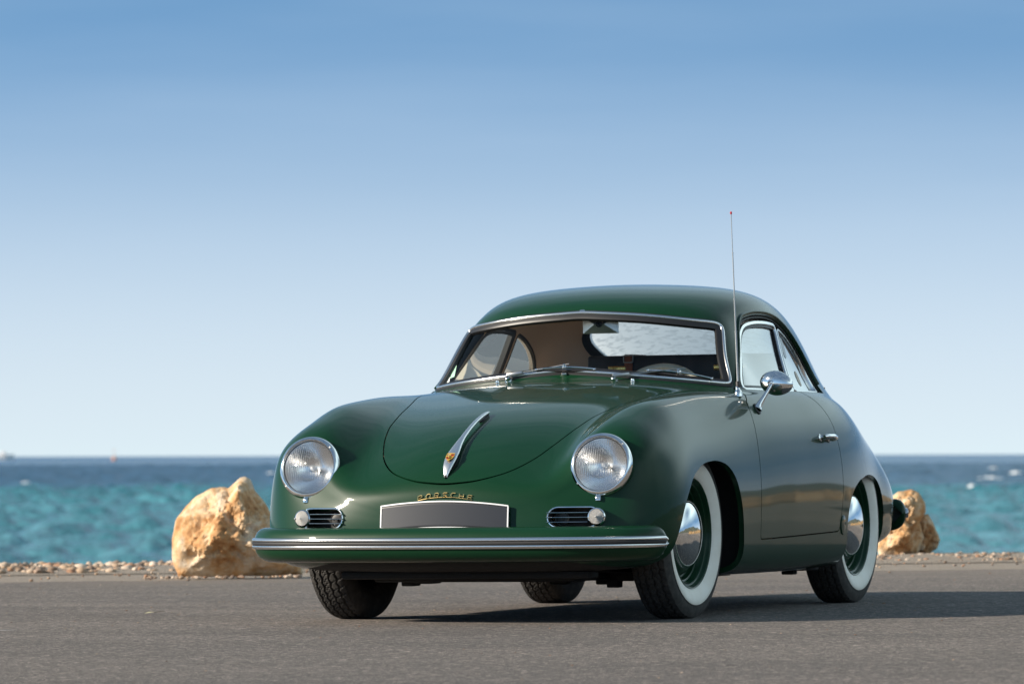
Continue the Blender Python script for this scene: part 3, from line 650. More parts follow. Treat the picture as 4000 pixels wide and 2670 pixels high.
def tuned():
    T = [[list(p) for p in r] for r in RINGS]
    for i in range(11, 18):
        for k, dy, dz in ((1, .003, 0), (2, .010, .004), (3, .016, .008), (4, .018, .010), (5, .015, .008), (6, .008, 0)):
            T[i][k][1] += dy; T[i][k][2] += dz
    for i, dy in ((1, .008), (2, .016), (3, .022), (4, .022), (5, .010), (6, .004)):
        for k, w in ((9, .3), (10, .7), (11, 1), (12, 1), (13, 1), (14, .8)):
            T[i][k][1] += dy * w
    for i, k, dy in ((2, 9, .012), (2, 10, .02), (2, 11, .01), (3, 8, .008), (3, 9, .02), (3, 10, .022), (3, 11, .005), (4, 10, .006)):
        T[i][k][1] += dy
    for i, dy, dx in ((17, -.022, 0), (18, -.034, .012), (19, -.034, .025), (20, -.024, .035), (21, -.02, .04), (22, -.01, .045)):
        for k in range(NK):
            w = min(1, max(0, (k - 5) / 5)) if k < 15 else .6
            T[i][k][1] += dy * w; T[i][k][0] += dx
    for i in range(5, 19):
        d = {5: -.010, 6: -.020, 7: -.024}.get(i, -.028 if i < 16 else -.034)
        for k, w in ((8, .15), (9, .4), (10, .8), (11, 1), (12, 1), (13, 1), (14, 1)):
            T[i][k][1] += d * w
    for k in range(9): T[1][k][0] -= .010 * (1 - max(0, k - 5) / 4)
    for k, dx in ((5, .012), (6, .025), (7, .04), (8, .045), (9, .042), (10, .03), (11, .01)): T[3][k][0] += dx
    for k, dx in ((8, -.008), (9, -.012), (10, -.012), (11, -.012), (12, -.01)): T[2][k][0] += dx
    for k, dx in ((6, -.003), (7, -.007), (8, -.012), (9, -.016), (10, -.018), (11, -.018), (12, -.014), (13, -.009)): T[1][k][0] += dx
    for i in (18, 19, 20):
        for k in range(6, 15): T[i][k][1] -= .014
    for i, dx in ((18, -.02), (19, -.04), (20, -.05), (21, -.06), (22, -.065)):
        for k in range(NK): T[i][k][0] += dx
    return T
def build_net():
    n = len(RINGS) + 2
    P = np.zeros((n, NK, 3))
    P[0] = POLE0; P[-1] = POLE1
    for i, r in enumerate(tuned()):
        assert len(r) == NK, (i, len(r))
        P[i + 1] = r
    full = np.concatenate([P, P[:, 15:0:-1] * np.array([1, -1, 1])], axis=1)   # n x 32, closed round the body
    return full
def clamped_knots(n, deg=3):
    return np.concatenate([[0] * deg, np.arange(n - deg + 1), [n - deg] * deg]).astype(float)
def basis_clamped(v, n, deg=3):
    t = clamped_knots(n, deg)
    v = np.clip(np.asarray(v, float), 0, n - deg - 1e-9)
    B = np.zeros((len(v), len(t) - 1))
    for i in range(len(t) - 1):
        B[:, i] = (v >= t[i]) & (v < t[i + 1])
    for d in range(1, deg + 1):
        for i in range(len(t) - 1 - d):
            a = np.zeros(len(v))
            if t[i + d] > t[i]: a += (v - t[i]) / (t[i + d] - t[i]) * B[:, i]
            if t[i + d + 1] > t[i + 1]: a += (t[i + d + 1] - v) / (t[i + d + 1] - t[i + 1]) * B[:, i + 1]
            B[:, i] = a
    return B[:, :n]
def basis_periodic(u, n):
    u = np.asarray(u, float); i = np.floor(u).astype(int); f = u - i
    w = [(1 - f) ** 3 / 6, (3 * f ** 3 - 6 * f ** 2 + 4) / 6, (-3 * f ** 3 + 3 * f ** 2 + 3 * f + 1) / 6, f ** 3 / 6]
    B = np.zeros((len(u), n))
    r = np.arange(len(u))
    for k in range(4): np.add.at(B, (r, (i - 1 + k) % n), w[k])
    return B
class Surface:
    def __init__(self, P, sharpen=(1, 1)):
        self.n, self.m = P.shape[:2]
        t = clamped_knots(self.n)
        self.grev = np.array([t[i + 1:i + 4].mean() for i in range(self.n)])
        Bv = basis_clamped(self.grev, self.n); Bu = basis_periodic(np.arange(self.m), self.m)
        C = P.copy()
        for it in range(sharpen[0]):
            C = C + .9 * (P - np.einsum('ij,kl,jlc->ikc', Bv, Bu, C))
            C[0] = P[0]; C[-1] = P[-1]
            C[1, :, 0] = P[0, 0, 0]; C[-2, :, 0] = P[-1, 0, 0]
        self.C = C
    def vmax(self): return self.n - 3
    def grid(self, u, v):
        return np.einsum('ij,kl,jlc->ikc', basis_clamped(v, self.n), basis_periodic(u, self.m), self.C)
    def at(self, uv):
        Bv = basis_clamped(uv[:, 1], self.n); Bu = basis_periodic(uv[:, 0], self.m)
        T = np.einsum('pj,jlc->plc', Bv, self.C)
        return np.einsum('pl,plc->pc', Bu, T)
    def normal(self, uv):
        e = 2e-3
        vv = np.clip(uv[:, 1], 2*e, self.vmax() - 2*e)
        q = np.c_[uv[:, 0], vv]
        du = self.at(q + [e, 0]) - self.at(q - [e, 0]); dv = self.at(q + [0, e]) - self.at(q - [0, e])
        n = np.cross(dv, du); n /= np.linalg.norm(n, axis=1)[:, None] + 1e-12
        return n
BODY = Surface(build_net())
# =====================================================================  body panels cut from the surface
class Patch:
    def __init__(s, uv, xyz, quads, polys, cut): s.uv, s.xyz, s.quads, s.polys, s.cut = uv, xyz, quads, polys, cut
    def compact(s):
        used = np.zeros(len(s.uv), bool); used[s.quads.ravel()] = True
        for p in s.polys: used[list(p)] = True
        mp = np.cumsum(used) - 1
        return Patch(s.uv[used], s.xyz[used], mp[s.quads], [tuple(mp[list(p)]) for p in s.polys], s.cut[used])
def split(p, gf):
    """(part where g > 0, part where g < 0)"""
    g = gf(p.xyz, p.uv); g = np.where(abs(g) < 1e-7, 1e-7, g); s = g > 0
    cnt = s[p.quads].sum(1)
    pos, neg, mix = p.quads[cnt == 4], p.quads[cnt == 0], p.quads[(cnt > 0) & (cnt < 4)]
    pp, pn, mixed = [], [], [tuple(q) for q in mix]
    for q in p.polys:
        c = sum(bool(s[i]) for i in q)
        (pp if c == len(q) else pn if c == 0 else mixed).append(q)
    edges = {}
    for q in mixed:
        for a, b in zip(q, q[1:] + q[:1]):
            if s[a] != s[b]: edges.setdefault((min(a, b), max(a, b)), 0)
    if not edges: return Patch(p.uv, p.xyz, pos, pp, p.cut).compact(), Patch(p.uv, p.xyz, neg, pn, p.cut).compact()
    E = np.array(list(edges)); A, B = p.uv[E[:, 0]], p.uv[E[:, 1]]
    lo, hi = np.zeros(len(E)), np.ones(len(E)); ga, gb = g[E[:, 0]].copy(), g[E[:, 1]].copy()
    for _ in range(5):
        t = lo + (hi - lo) * np.clip(ga / (ga - gb), .02, .98)
        uv = A + (B - A) * t[:, None]; x = BODY.at(uv); gm = gf(x, uv)
        same = (gm > 0) == (ga > 0)
        lo = np.where(same, t, lo); ga = np.where(same, gm, ga); hi = np.where(same, hi, t); gb = np.where(same, gb, gm)
    base = len(p.uv)
    for i, e in enumerate(edges): edges[e] = base + i
    UV = np.vstack([p.uv, uv]); X = np.vstack([p.xyz, x]); cut = np.r_[p.cut, np.ones(len(uv), bool)]
    for q in mixed:
        for want, dst in ((True, pp), (False, pn)):
            o = []
            for a, b in zip(q, q[1:] + q[:1]):
                if bool(s[a]) == want: o.append(a)
                if s[a] != s[b]: o.append(edges[(min(a, b), max(a, b))])
            if len(o) >= 3: dst.append(tuple(o))
    return Patch(UV, X, pos, pp, cut).compact(), Patch(UV, X, neg, pn, cut).compact()
def half_grid():
    u = np.linspace(0, 16, 16 * 15 + 1); v = np.linspace(0, BODY.vmax(), 22 * 22 + 1)
    X = BODY.grid(u, v).reshape(-1, 3); U, Vv = np.meshgrid(u, v)
    nv, nu = len(v), len(u); idx = np.arange(nv * nu).reshape(nv, nu)
    q = np.stack([idx[:-1, :-1], idx[:-1, 1:], idx[1:, 1:], idx[1:, :-1]], -1).reshape(-1, 4)
    uv = np.c_[U.ravel(), Vv.ravel()]
    X[np.isclose(uv[:, 0], 0) | np.isclose(uv[:, 0], 16), 1] = 0
    return Patch(uv, X, q, [], np.zeros(len(uv), bool))
def out_normals(uv): return -BODY.normal(uv)
def panel(name, p, material, parent, side='both', flange=.014, offset=0.0, custom=True):
    N = out_normals(p.uv)
    mid = np.isclose(p.xyz[:, 1], 0, atol=1e-6); N[mid, 1] = 0; N /= np.linalg.norm(N, axis=1)[:, None]
    X = p.xyz + N * offset
    faces = [tuple(q) for q in p.quads] + list(p.polys)
    V = [X]; NN = [N]; F = list(faces)
    if flange:
        cnt = {}
        for f in faces:
            for a, b in zip(f, f[1:] + f[:1]):
                if p.cut[a] and p.cut[b]: cnt[(a, b)] = 1
        bd = [(a, b) for (a, b) in cnt if (b, a) not in cnt]
        if bd:
            ids = {}; fv, fn, ff = [], [], []
            base = len(X)
            tang = {}
            for a, b in bd:
                t = X[b] - X[a]
                for i in (a, b): tang[i] = tang.get(i, 0) + t
            def vid(i, deep):
                k = (i, deep)
                if k not in ids:
                    ids[k] = base + len(fv)
                    fv.append(X[i] - N[i] * (flange if deep else 0))
                    o = np.cross(tang[i], N[i]); l = np.linalg.norm(o); fn.append(o / l if l > 1e-12 else N[i])
                return ids[k]
            for a, b in bd:
                ff.append((vid(b, 0), vid(a, 0), vid(a, 1), vid(b, 1)))
            V.append(np.array(fv)); NN.append(np.array(fn)); F += ff
    X = np.vstack(V); N = np.vstack(NN)
    flip = np.array([1, -1, 1])
    if side == 'R':
        X = X * flip; N = N * flip; F = [tuple(reversed(f)) for f in F]
    elif side == 'both':
        n = len(X); mid = np.isclose(X[:, 1], 0, atol=1e-6); mp = np.where(mid, np.arange(n), np.arange(n) + n)
        F = F + [tuple(int(mp[i]) for i in reversed(f)) for f in F]
        X = np.vstack([X, X * flip]); N = np.vstack([N, N * flip])
    return mesh_obj(name, X, F, material, parent, True, N if custom else None)

car = empty('vintage_car'); tag(car, 'dark green vintage coupe with whitewall tyres standing on the grey asphalt', 'car')
P0 = half_grid()
_full = np.vstack([P0.xyz, P0.xyz * [1, -1, 1]]); _q = np.vstack([P0.quads, P0.quads[:, ::-1] + len(P0.xyz)])
BVH = BVHTree.FromPolygons([tuple(v) for v in _full], [tuple(int(i) for i in f) for f in _q])
def hit(o, d):
    l, n, i, t = BVH.ray_cast(Vector(o), Vector(d))
    if l is None: return Vector(o), -Vector(d)
    if n.dot(Vector(d)) > 0: n = -n
    return l, n
def front(y, z): return hit((3, y, z), (-1, 0, 0))
def rear(y, z): return hit((-5, y, z), (1, 0, 0))
def side(x, z, s=1): return hit((x, 3 * s, z), (0, -s, 0))
def top(x, y): return hit((x, y, 3), (0, 0, -1))
def line_on(pts, f):
    P, N = [], []
    for p in pts:
        l, n = f(*p); P.append(l); N.append(n)
    for _ in range(5): P = [(P[i - 1] + P[i] * 2 + P[(i + 1) % len(P)]) / 4 for i in range(len(P))]
    for _ in range(12): N = [(N[i - 1] + N[i] * 2 + N[(i + 1) % len(N)]).normalized() for i in range(len(N))]
    N = [(N[i - 1] + N[i] * 2 + N[(i + 1) % len(N)]).normalized() for i in range(len(N))]
    return P, N
def sym(half):
    """half outline from the centreline round to the centreline (first coordinate is y)"""
    return half + [(-a, b) for a, b in reversed(half) if abs(a) > 1e-9]

WS = resample(round_poly(sym([(0, .927), (.264, .905), (.508, .880), (.622, .864), (.578, .964), (.548, 1.06), (.528, 1.122), (.443, 1.132), (.256, 1.156), (0, 1.171)]),
      [.02, .1, .1, .028, .05, .06, .06, .06, .1, .03] + [.1, .06, .06, .06, .05, .028, .1, .1]), 260)
RW = resample(round_poly(sym([(0, 1.19), (.385, 1.180), (.475, 1.085), (.405, .952), (0, .952)]), [.1, .12, .10, .06, .1, .06, .10, .12]), 160)
SIDE_OPEN = resample(round_poly([(-.795, .858), (-1.032, 1.092), (-1.085, 1.137), (-1.2, 1.157), (-1.35, 1.158), (-1.48, 1.143), (-1.61, 1.104), (-1.715, 1.050), (-1.795, .978), (-1.825, .848)],
      [.01, .05, .05, .06, .06, .06, .06, .06, .06, .015]), 240)
DOOR_GLASS = resample(round_poly([(-.825, .866), (-1.05, 1.083), (-1.10, 1.113), (-1.2, 1.127), (-1.35, 1.128), (-1.462, 1.120), (-1.395, .862)], [.008, .05, .05, .06, .06, .008, .006]), 160)
QUARTER = resample(round_poly([(-1.425, .860), (-1.495, 1.112), (-1.585, 1.087), (-1.685, 1.035), (-1.752, .968), (-1.772, .858)], [.008, .012, .06, .06, .06, .012]), 120)
DOOR = resample(round_poly([(-.792, .872), (-.70, .838), (-.625, .801), (-.60, .717), (-.576, .609), (-.562, .509), (-.553, .393), (-.554, .283), (-1.058, .290), (-1.545, .298), (-1.581, .397), (-1.597, .483), (-1.59, .605), (-1.573, .70), (-1.543, .762), (-1.49, .812), (-1.43, .842), (-1.40, .872)],
      [.005, .03, .03, .04, .05, .05, .05, .012, .1, .03, .05, .05, .05, .05, .05, .05, .03, .005]), 220)
ARCH_F = round_poly([(.50, -.1), (.475, .20), (.440, .311), (.378, .437), (.263, .528), (.095, .578), (-.071, .588), (-.191, .570), (-.273, .52), (-.325, .429), (-.347, .346), (-.358, .248), (-.350, .163), (-.34, -.1)], .06)
ARCH_R = round_poly([(-1.662, -.1), (-1.66, .22), (-1.664, .361), (-1.730, .449), (-1.844, .496), (-2.033, .520), (-2.2, .514), (-2.33, .486), (-2.405, .423), (-2.43, .33), (-2.385, .24), (-2.36, -.1)], .06)
HOOD = resample(round_poly(
      [(.719, 0), (.705, .13), (.657, .227), (.565, .30), (.425, .352), (.29, .383), (.217, .392), (-.06, .44), (-.28, .497), (-.385, .515), (-.425, .30), (-.435, 0),
       (-.425, -.30), (-.385, -.515), (-.28, -.497), (-.06, -.44), (.217, -.392), (.29, -.383), (.425, -.352), (.565, -.30), (.657, -.227), (.705, -.13)],
      [.05, .06, .06, .06, .06, .03, .03, .1, .06, .04, .1, .1, .1, .04, .06, .1, .03, .03, .06, .06, .06, .06]), 240)
VENT_Y0, VENT_Y1, VENT_Z, VENT_R = .437, .575, .3875, .033
def pill(r, n=16, y0=VENT_Y0, y1=VENT_Y1, z=VENT_Z, s=1):
    a = np.linspace(-math.pi / 2, math.pi / 2, n); rr = r
    return np.array([(s * (y1 + rr * math.cos(t)), z + rr * math.sin(t)) for t in a] + [(s * (y0 - rr * math.cos(t)), z - rr * math.sin(t)) for t in a])

def cutter(poly, proj, cond, d=0.0):
    ix = {'xz': (0, 2), 'yz': (1, 2), 'xy': (0, 1)}[proj]
    P = np.array(poly)
    def g(x, uv):
        r = np.full(len(x), 1.0); m = cond(x, uv)
        if m.any(): r[m] = sdf_poly(x[m][:, ix], P)
        return r - d
    return g
shell = P0
c_ws = lambda x, uv: (x[:, 0] > -1.15) & (x[:, 2] > .83) & (uv[:, 0] < 8)
c_rw = lambda x, uv: (x[:, 0] < -1.75) & (x[:, 2] > .85)
c_sd = lambda x, uv: (x[:, 1] > .45) & (x[:, 2] > .80)
c_ar = lambda x, uv: (x[:, 1] > .50) & (x[:, 2] < .66)
c_do = lambda x, uv: (x[:, 1] > .50) & (uv[:, 0] < 14.5)
c_ho = lambda x, uv: (x[:, 2] > .46) & (uv[:, 0] < 9)
c_ve = lambda x, uv: (x[:, 0] > .4) & (x[:, 1] > .2)
shell, ws_glass = split(shell, cutter(WS, 'yz', c_ws, -.006))
shell, rw_glass = split(shell, cutter(RW, 'yz', c_rw, -.004))
shell, side_patch = split(shell, cutter(SIDE_OPEN, 'xz', c_sd))
shell, _ = split(shell, cutter(ARCH_F, 'xz', c_ar))
shell, _ = split(shell, cutter(ARCH_R, 'xz', c_ar))
shell, _ = split(shell, cutter(pill(VENT_R, y1=VENT_Y1 - .026), 'yz', c_ve))
HLC = [(.574 + .1085 * math.cos(t), .578 + .1085 * math.sin(t)) for t in np.linspace(0, 2 * math.pi, 73)[:-1]]
shell, _ = split(shell, cutter(HLC, 'yz', lambda x, uv: (x[:, 0] > .4) & (x[:, 1] > .3)))
shell, belly = split(shell, lambda x, uv: 14.45 - uv[:, 0])
G = .0024
shell, rest = split(shell, cutter(DOOR, 'xz', c_do, G)); door_patch = split(rest, cutter(DOOR, 'xz', c_do, -G))[1]
shell, rest = split(shell, cutter(HOOD, 'xy', c_ho, G)); hood_patch = split(rest, cutter(HOOD, 'xy', c_ho, -G))[1]
body = panel('body', shell, paint, car, 'both', .02)
panel('bonnet', hood_patch, paint, car, 'both', .014)
doors = {}
for s, nm in ((1, 'L'), (-1, 'R')): doors[s] = panel('door', door_patch, paint, car, nm, .016)
panel('underbody', belly, dark, car, 'both', 0)
# headlining: an inner skin with its own window openings
lin = half_grid()
lin = split(lin, lambda x, uv: np.minimum(x[:, 2] - .80, np.minimum(-.50 - x[:, 0], x[:, 0] + 2.5)))[0]
lin = split(lin, cutter(offset_poly(WS, .022), 'yz', c_ws))[0]
lin = split(lin, cutter(offset_poly(RW, .014), 'yz', c_rw))[0]
lin = split(lin, cutter(offset_poly(DOOR_GLASS, .010), 'xz', c_sd))[0]
lin = split(lin, cutter(offset_poly(QUARTER, .008), 'xz', c_sd))[0]
lin = split(lin, lambda x, uv: x[:, 2] - .845 + np.where(x[:, 0] > -.72, -.02, 0))[0]
panel('headlining', lin, lining, car, 'both', 0, -.036)

# ---- glass
panel('windscreen', ws_glass, glass, car, 'both', 0, -.008)
panel('rear_window', rw_glass, rear_glass, car, 'both', 0, -.006)
dg = split(side_patch, cutter(DOOR_GLASS, 'xz', c_sd, .002))[1]
qg = split(side_patch, cutter(QUARTER, 'xz', c_sd, .002))[1]
for s, nm in ((1, 'L'), (-1, 'R')):
    panel('window_glass', dg, side_glass if s > 0 else plain_glass, doors[s], nm, 0, -.021)
    panel('quarter_window', qg, side_glass if s > 0 else plain_glass, car, nm, 0, -.021)

# ---- window surrounds
P, N = line_on(offset_poly(WS, -.011), front)
mb = MB(); sweep(mb, P, N, [(-.024, -.012), (-.024, .001), (-.017, .0055), (.016, .0055), (.0205, .001), (.0205, -.012)])
ws_seal = mb.build('windscreen_seal', seal, car)
P, N = line_on(offset_poly(WS, -.0085), front)
mb = MB(); sweep(mb, P, N, [(.0070 * math.cos(t), .0035 + .0085 * math.sin(t)) for t in np.linspace(-.3, math.pi + .3, 13)])
ws_trim = mb.build('windscreen_trim', alu, ws_seal, angle=80)
for z in (.921, 1.1655):
    l, n = front(0, z); mb = MB(); R = n.to_track_quat('X', 'Z').to_matrix(); mb.box(l + n * .004, (.012, .022, .015), R, .003); mb.build('trim_clip', alu, ws_seal)
P, N = line_on(RW, rear)
mb = MB(); sweep(mb, P, N, [(-.02, -.016), (-.02, .002), (-.012, .006), (.014, .006), (.02, .002), (.02, -.016)]); mb.build('rear_window_seal', seal, car)
for s in (1, -1):
    fs = lambda x, z: side(x, z, s)
    mb = MB(); P, N = line_on(offset_poly(SIDE_OPEN, -.004), fs)
    sweep(mb, P, N, [(-.024, -.034), (-.024, -.022), (-.010, -.016), (.002, -.008), (.006, -.008), (.006, -.034)])
    mb.build('door_seal', seal, car)
    mb = MB(); P, N = line_on(offset_poly(DOOR_GLASS, .001), fs)
    sweep(mb, P, N, [(-.0080, -.030), (-.0080, -.012), (-.0055, -.007), (.0055, -.007), (.0080, -.012), (.0080, -.030)])
    mb.build('window_frame', alu, doors[s])
    mb = MB(); P, N = line_on(offset_poly(DOOR_GLASS, -.011), fs)
    sweep(mb, P, N, [(-.006, -.034), (-.006, -.013), (.006, -.013), (.006, -.034)])
    mb.build('glazing_strip', seal, doors[s])
    mb = MB(); P, N = line_on(offset_poly(QUARTER, -.002), fs)
    sweep(mb, P, N, [(-.007, -.030), (-.007, -.014), (-.004, -.010), (.004, -.010), (.007, -.014), (.007, -.030)])
    mb.build('quarter_window_frame', alu, car)
    # black pillar between the two windows
    mb = MB(); pts = [(-1.412 - .066 * t, .862 + .254 * t) for t in np.linspace(0, 1, 14)]
    P, N = [], []
    for q in pts:
        l, n = fs(*q); P.append(l); N.append(n)
    sweep(mb, P, N, [(-.022, -.034), (-.022, -.016), (.022, -.016), (.022, -.034)], closed=False); mb.build('door_pillar', trim_dark, car)
    # painted rain gutter over the side windows
    i0 = 0; k = len(SIDE_OPEN)
    op = offset_poly(SIDE_OPEN, .010)
    sel = [p for p in op if p[1] > .875]
    j = max(range(len(sel)), key=lambda i: np.linalg.norm(np.array(sel[i]) - np.array(sel[i - 1]))); sel = sel[j:] + sel[:j]
    P, N = [], []
    for q in sel:
        l, n = fs(*q); P.append(l); N.append(n)
    N = [(N[max(i - 2, 0)] + N[i] + N[min(i + 2, len(N) - 1)]).normalized() for i in range(len(N))]
    mb = MB(); sweep(mb, P, N, [(-.009, -.004), (-.007, .004), (-.002, .0085), (.003, .0085), (.0075, .004), (.009, -.004)], closed=False); mb.build('rain_gutter', paint, car)

# ---- bumpers: a blade of constant section bent round the nose and the tail
def bumper(name, half, prof, zc, ends, trim_r, fwd):
    P = catmull([(x, -y) for x, y in reversed(half[1:])] + half, 8, False); P = resample(P, 150, False)
    n = len(P); T = np.gradient(P, axis=0); T /= np.linalg.norm(T, axis=1)[:, None]
    O = np.c_[T[:, 1], -T[:, 0]]
    if fwd * O[n // 2, 0] < 0: O = -O
    d = np.r_[0, np.cumsum(np.linalg.norm(np.diff(P, axis=0), axis=1))]; Ltot = d[-1]
    def ring(i, prof, sc, inset=0.0):
        return [(P[i, 0] + O[i, 0] * (o * (sc if o < 0 else 1) - inset), P[i, 1] + O[i, 1] * (o * (sc if o < 0 else 1) - inset), zc + h * sc) for o, h in prof]
    def strip(prof, margin, rad, inset_end=.0):
        V, F, idx = [], [], [i for i in range(n) if margin <= d[i] <= Ltot - margin]
        k = len(prof)
        for i in idx:
            e = min(d[i] - margin, Ltot - margin - d[i])
            q = min(1, max(0, e / rad)); sc = math.sqrt(max(0, 1 - (1 - q) ** 2)) * .97 + .03
            V += ring(i, prof, sc, inset_end * (1 - sc))
        for a in range(len(idx) - 1):
            for b in range(k - 1):
                F.append((a * k + b, a * k + b + 1, (a + 1) * k + b + 1, (a + 1) * k + b))
        F.append(tuple(range(k - 1, -1, -1))); F.append(tuple((len(idx) - 1) * k + b for b in range(k)))
        return V, F
    m = MB(); m.add(*strip(prof, 0, .045, .012)); o = m.build(name, paint, car, angle=60)
    t1 = [(-.004, .021), (.004, .021), (.0085, .018), (.0105, .013), (.0095, .0085), (.005, .007), (.004, .004), (.004, -.004), (.005, -.007), (.0095, -.0085), (.0105, -.013), (.0085, -.018), (.004, -.021), (-.004, -.021)]
    m = MB(); m.add(*strip([(a + trim_r, b + .0) for a, b in t1], .022, .018)); m.build('trim_strip', alu, o, angle=35)
    t2 = [(.002, .0068), (.0075, .0062), (.0098, .003), (.0102, 0), (.0098, -.003), (.0075, -.0062), (.002, -.0068)]
    m = MB(); m.add(*strip([(a + trim_r, b) for a, b in t2], .027, .012)); m.build('rubber_insert', black_rubber, o, angle=50)
    return o
BP = [(-.075, .050), (-.060, .057), (-.040, .058), (-.022, .053), (-.009, .042), (-.001, .026), (.002, .008), (.002, -.012), (-.003, -.032), (-.014, -.050), (-.032, -.063), (-.055, -.070), (-.075, -.069)]
fb = bumper('bumper', [(.852, 0), (.842, .25), (.806, .5), (.735, .675), (.662, .766), (.602, .802), (.555, .812)], BP, .297, 0, .001, 1)
rb = bumper('bumper', [(-3.24, 0), (-3.21, .3), (-3.10, .50), (-3.01, .600), (-2.92, .655), (-2.87, .668)], [(a, b * 1.04) for a, b in BP], .352, 0, .001, -1)
for s in (1, -1):
    mb = MB(); mb.box((.735, s * .33, .285), (.11, .05, .03), None, .006); mb.build('bumper_bracket', dark, fb)

# ---- headlights
def headlight(s):
    c = Vector((.614, s * .574, .576)); ax = Vector((math.cos(math.radians(14)), s * .02, math.sin(math.radians(14)))).normalized()
    mb = MB(); mb.lathe([(.1165, -.10), (.1165, -.03), (.1155, -.012), (.110, -.010)], c, ax, 64); o = mb.build('headlight', paint, car)
    mb = MB(); mb.lathe([(.1085, -.016), (.1175, -.016), (.1190, -.010), (.1185, .000), (.1150, .009), (.1095, .0145), (.1045, .0155), (.1010, .013), (.0990, .008), (.0985, .000), (.1085, -.016)], c, ax, 72); mb.build('rim', chrome, o)
    mb = MB(); mb.lathe([(.0992, .003), (.1008, .0075), (.0985, .0085), (.0970, .004)], c, ax, 64); mb.build('lens_gasket', seal, o)
    # fluted lens
    e2 = Vector((0, 0, 1)); e2 = (e2 - ax * e2.dot(ax)).normalized(); e1 = e2.cross(ax)
    V, F = [], []; nx, ny = 168, 44; R0 = .0985
    for j in range(ny):
        for i in range(nx):
            a = -1 + 2 * i / (nx - 1); b = -1 + 2 * j / (ny - 1)
            x = a * math.sqrt(1 - b * b / 2) * R0; y = b * math.sqrt(1 - a * a / 2) * R0
            r = min(1, math.hypot(x, y) / R0)
            h = .006 + .020 * (1 - r * r)
            band = 1.0 if r < .9 else max(0, (1 - r) / .1)
            if y < -.055: ph = x * 2 * math.pi / .0072
            else: ph = x * 2 * math.pi / .0088
            am = .00085 if not (-.055 < y < -.048) else .0001
            if x * 1 > .012 and -.02 < y < .05: am *= .35
            h += am * math.sin(ph) * band
            V.append(c + e1 * x + e2 * y + ax * h)
    for j in range(ny - 1):
        for i in range(nx - 1): F.append((j * nx + i, j * nx + i + 1, (j + 1) * nx + i + 1, (j + 1) * nx + i))
    lo = mesh_obj('lens', V, F, lens_glass, o, True)
    mb = MB(); mb.lathe([(.0975, .004)] + [(r, -.062 + .066 * (r / .0975) ** 2) for r in np.linspace(.0975, .014, 18)] + [(.0005, -.061)], c, ax, 56); mb.build('reflector', silver, o)
    mb = MB(); b = c + e1 * (.010) ; mb.lathe([(.0005, -.008), (.010, -.009), (.0135, -.016), (.0135, -.032), (.007, -.05)], b, ax, 24); mb.build('bulb_shield', steel, o)
    for ang in (42, 222):
        a = math.radians(ang); q = c + (e1 * math.cos(a) + e2 * math.sin(a)) * .1095 + ax * .0145
        mb = MB(); mb.lathe([(.0042, -.002), (.0042, .001), (.003, .0022), (.0003, .0022)], q, ax, 12); mb.build('screw', steel, o)
    q = c - e2 * .1255 + ax * .004; Rm = ax.to_track_quat('X', 'Z').to_matrix()
    mb = MB(); mb.box(q, (.014, .019, .021), Rm, .002); mb.lathe([(.0052, .006), (.0052, .010), (.003, .0115), (.0002, .0115)], q, ax, 12); mb.box(q + e2 * .014, (.010, .012, .012), Rm, .003)
    mb.build('clamp_tab', chrome, o)
lens_glass = bpy.data.materials.new('fluted_glass'); lens_glass.use_nodes = True
_n = lens_glass.node_tree.nodes; _l = lens_glass.node_tree.links; _n.clear()
_o = _n.new('ShaderNodeOutputMaterial'); _g = _n.new('ShaderNodeBsdfGlass'); _g.inputs['IOR'].default_value = 1.42; _g.inputs['Roughness'].default_value = .0
_t = _n.new('ShaderNodeBsdfTransparent'); _x = _n.new('ShaderNodeMixShader'); _x.inputs[0].default_value = .24
_l.new(_g.outputs[0], _x.inputs[1]); _l.new(_t.outputs[0], _x.inputs[2]); _l.new(_x.outputs[0], _o.inputs[0])
for s in (-1, 1): headlight(s)

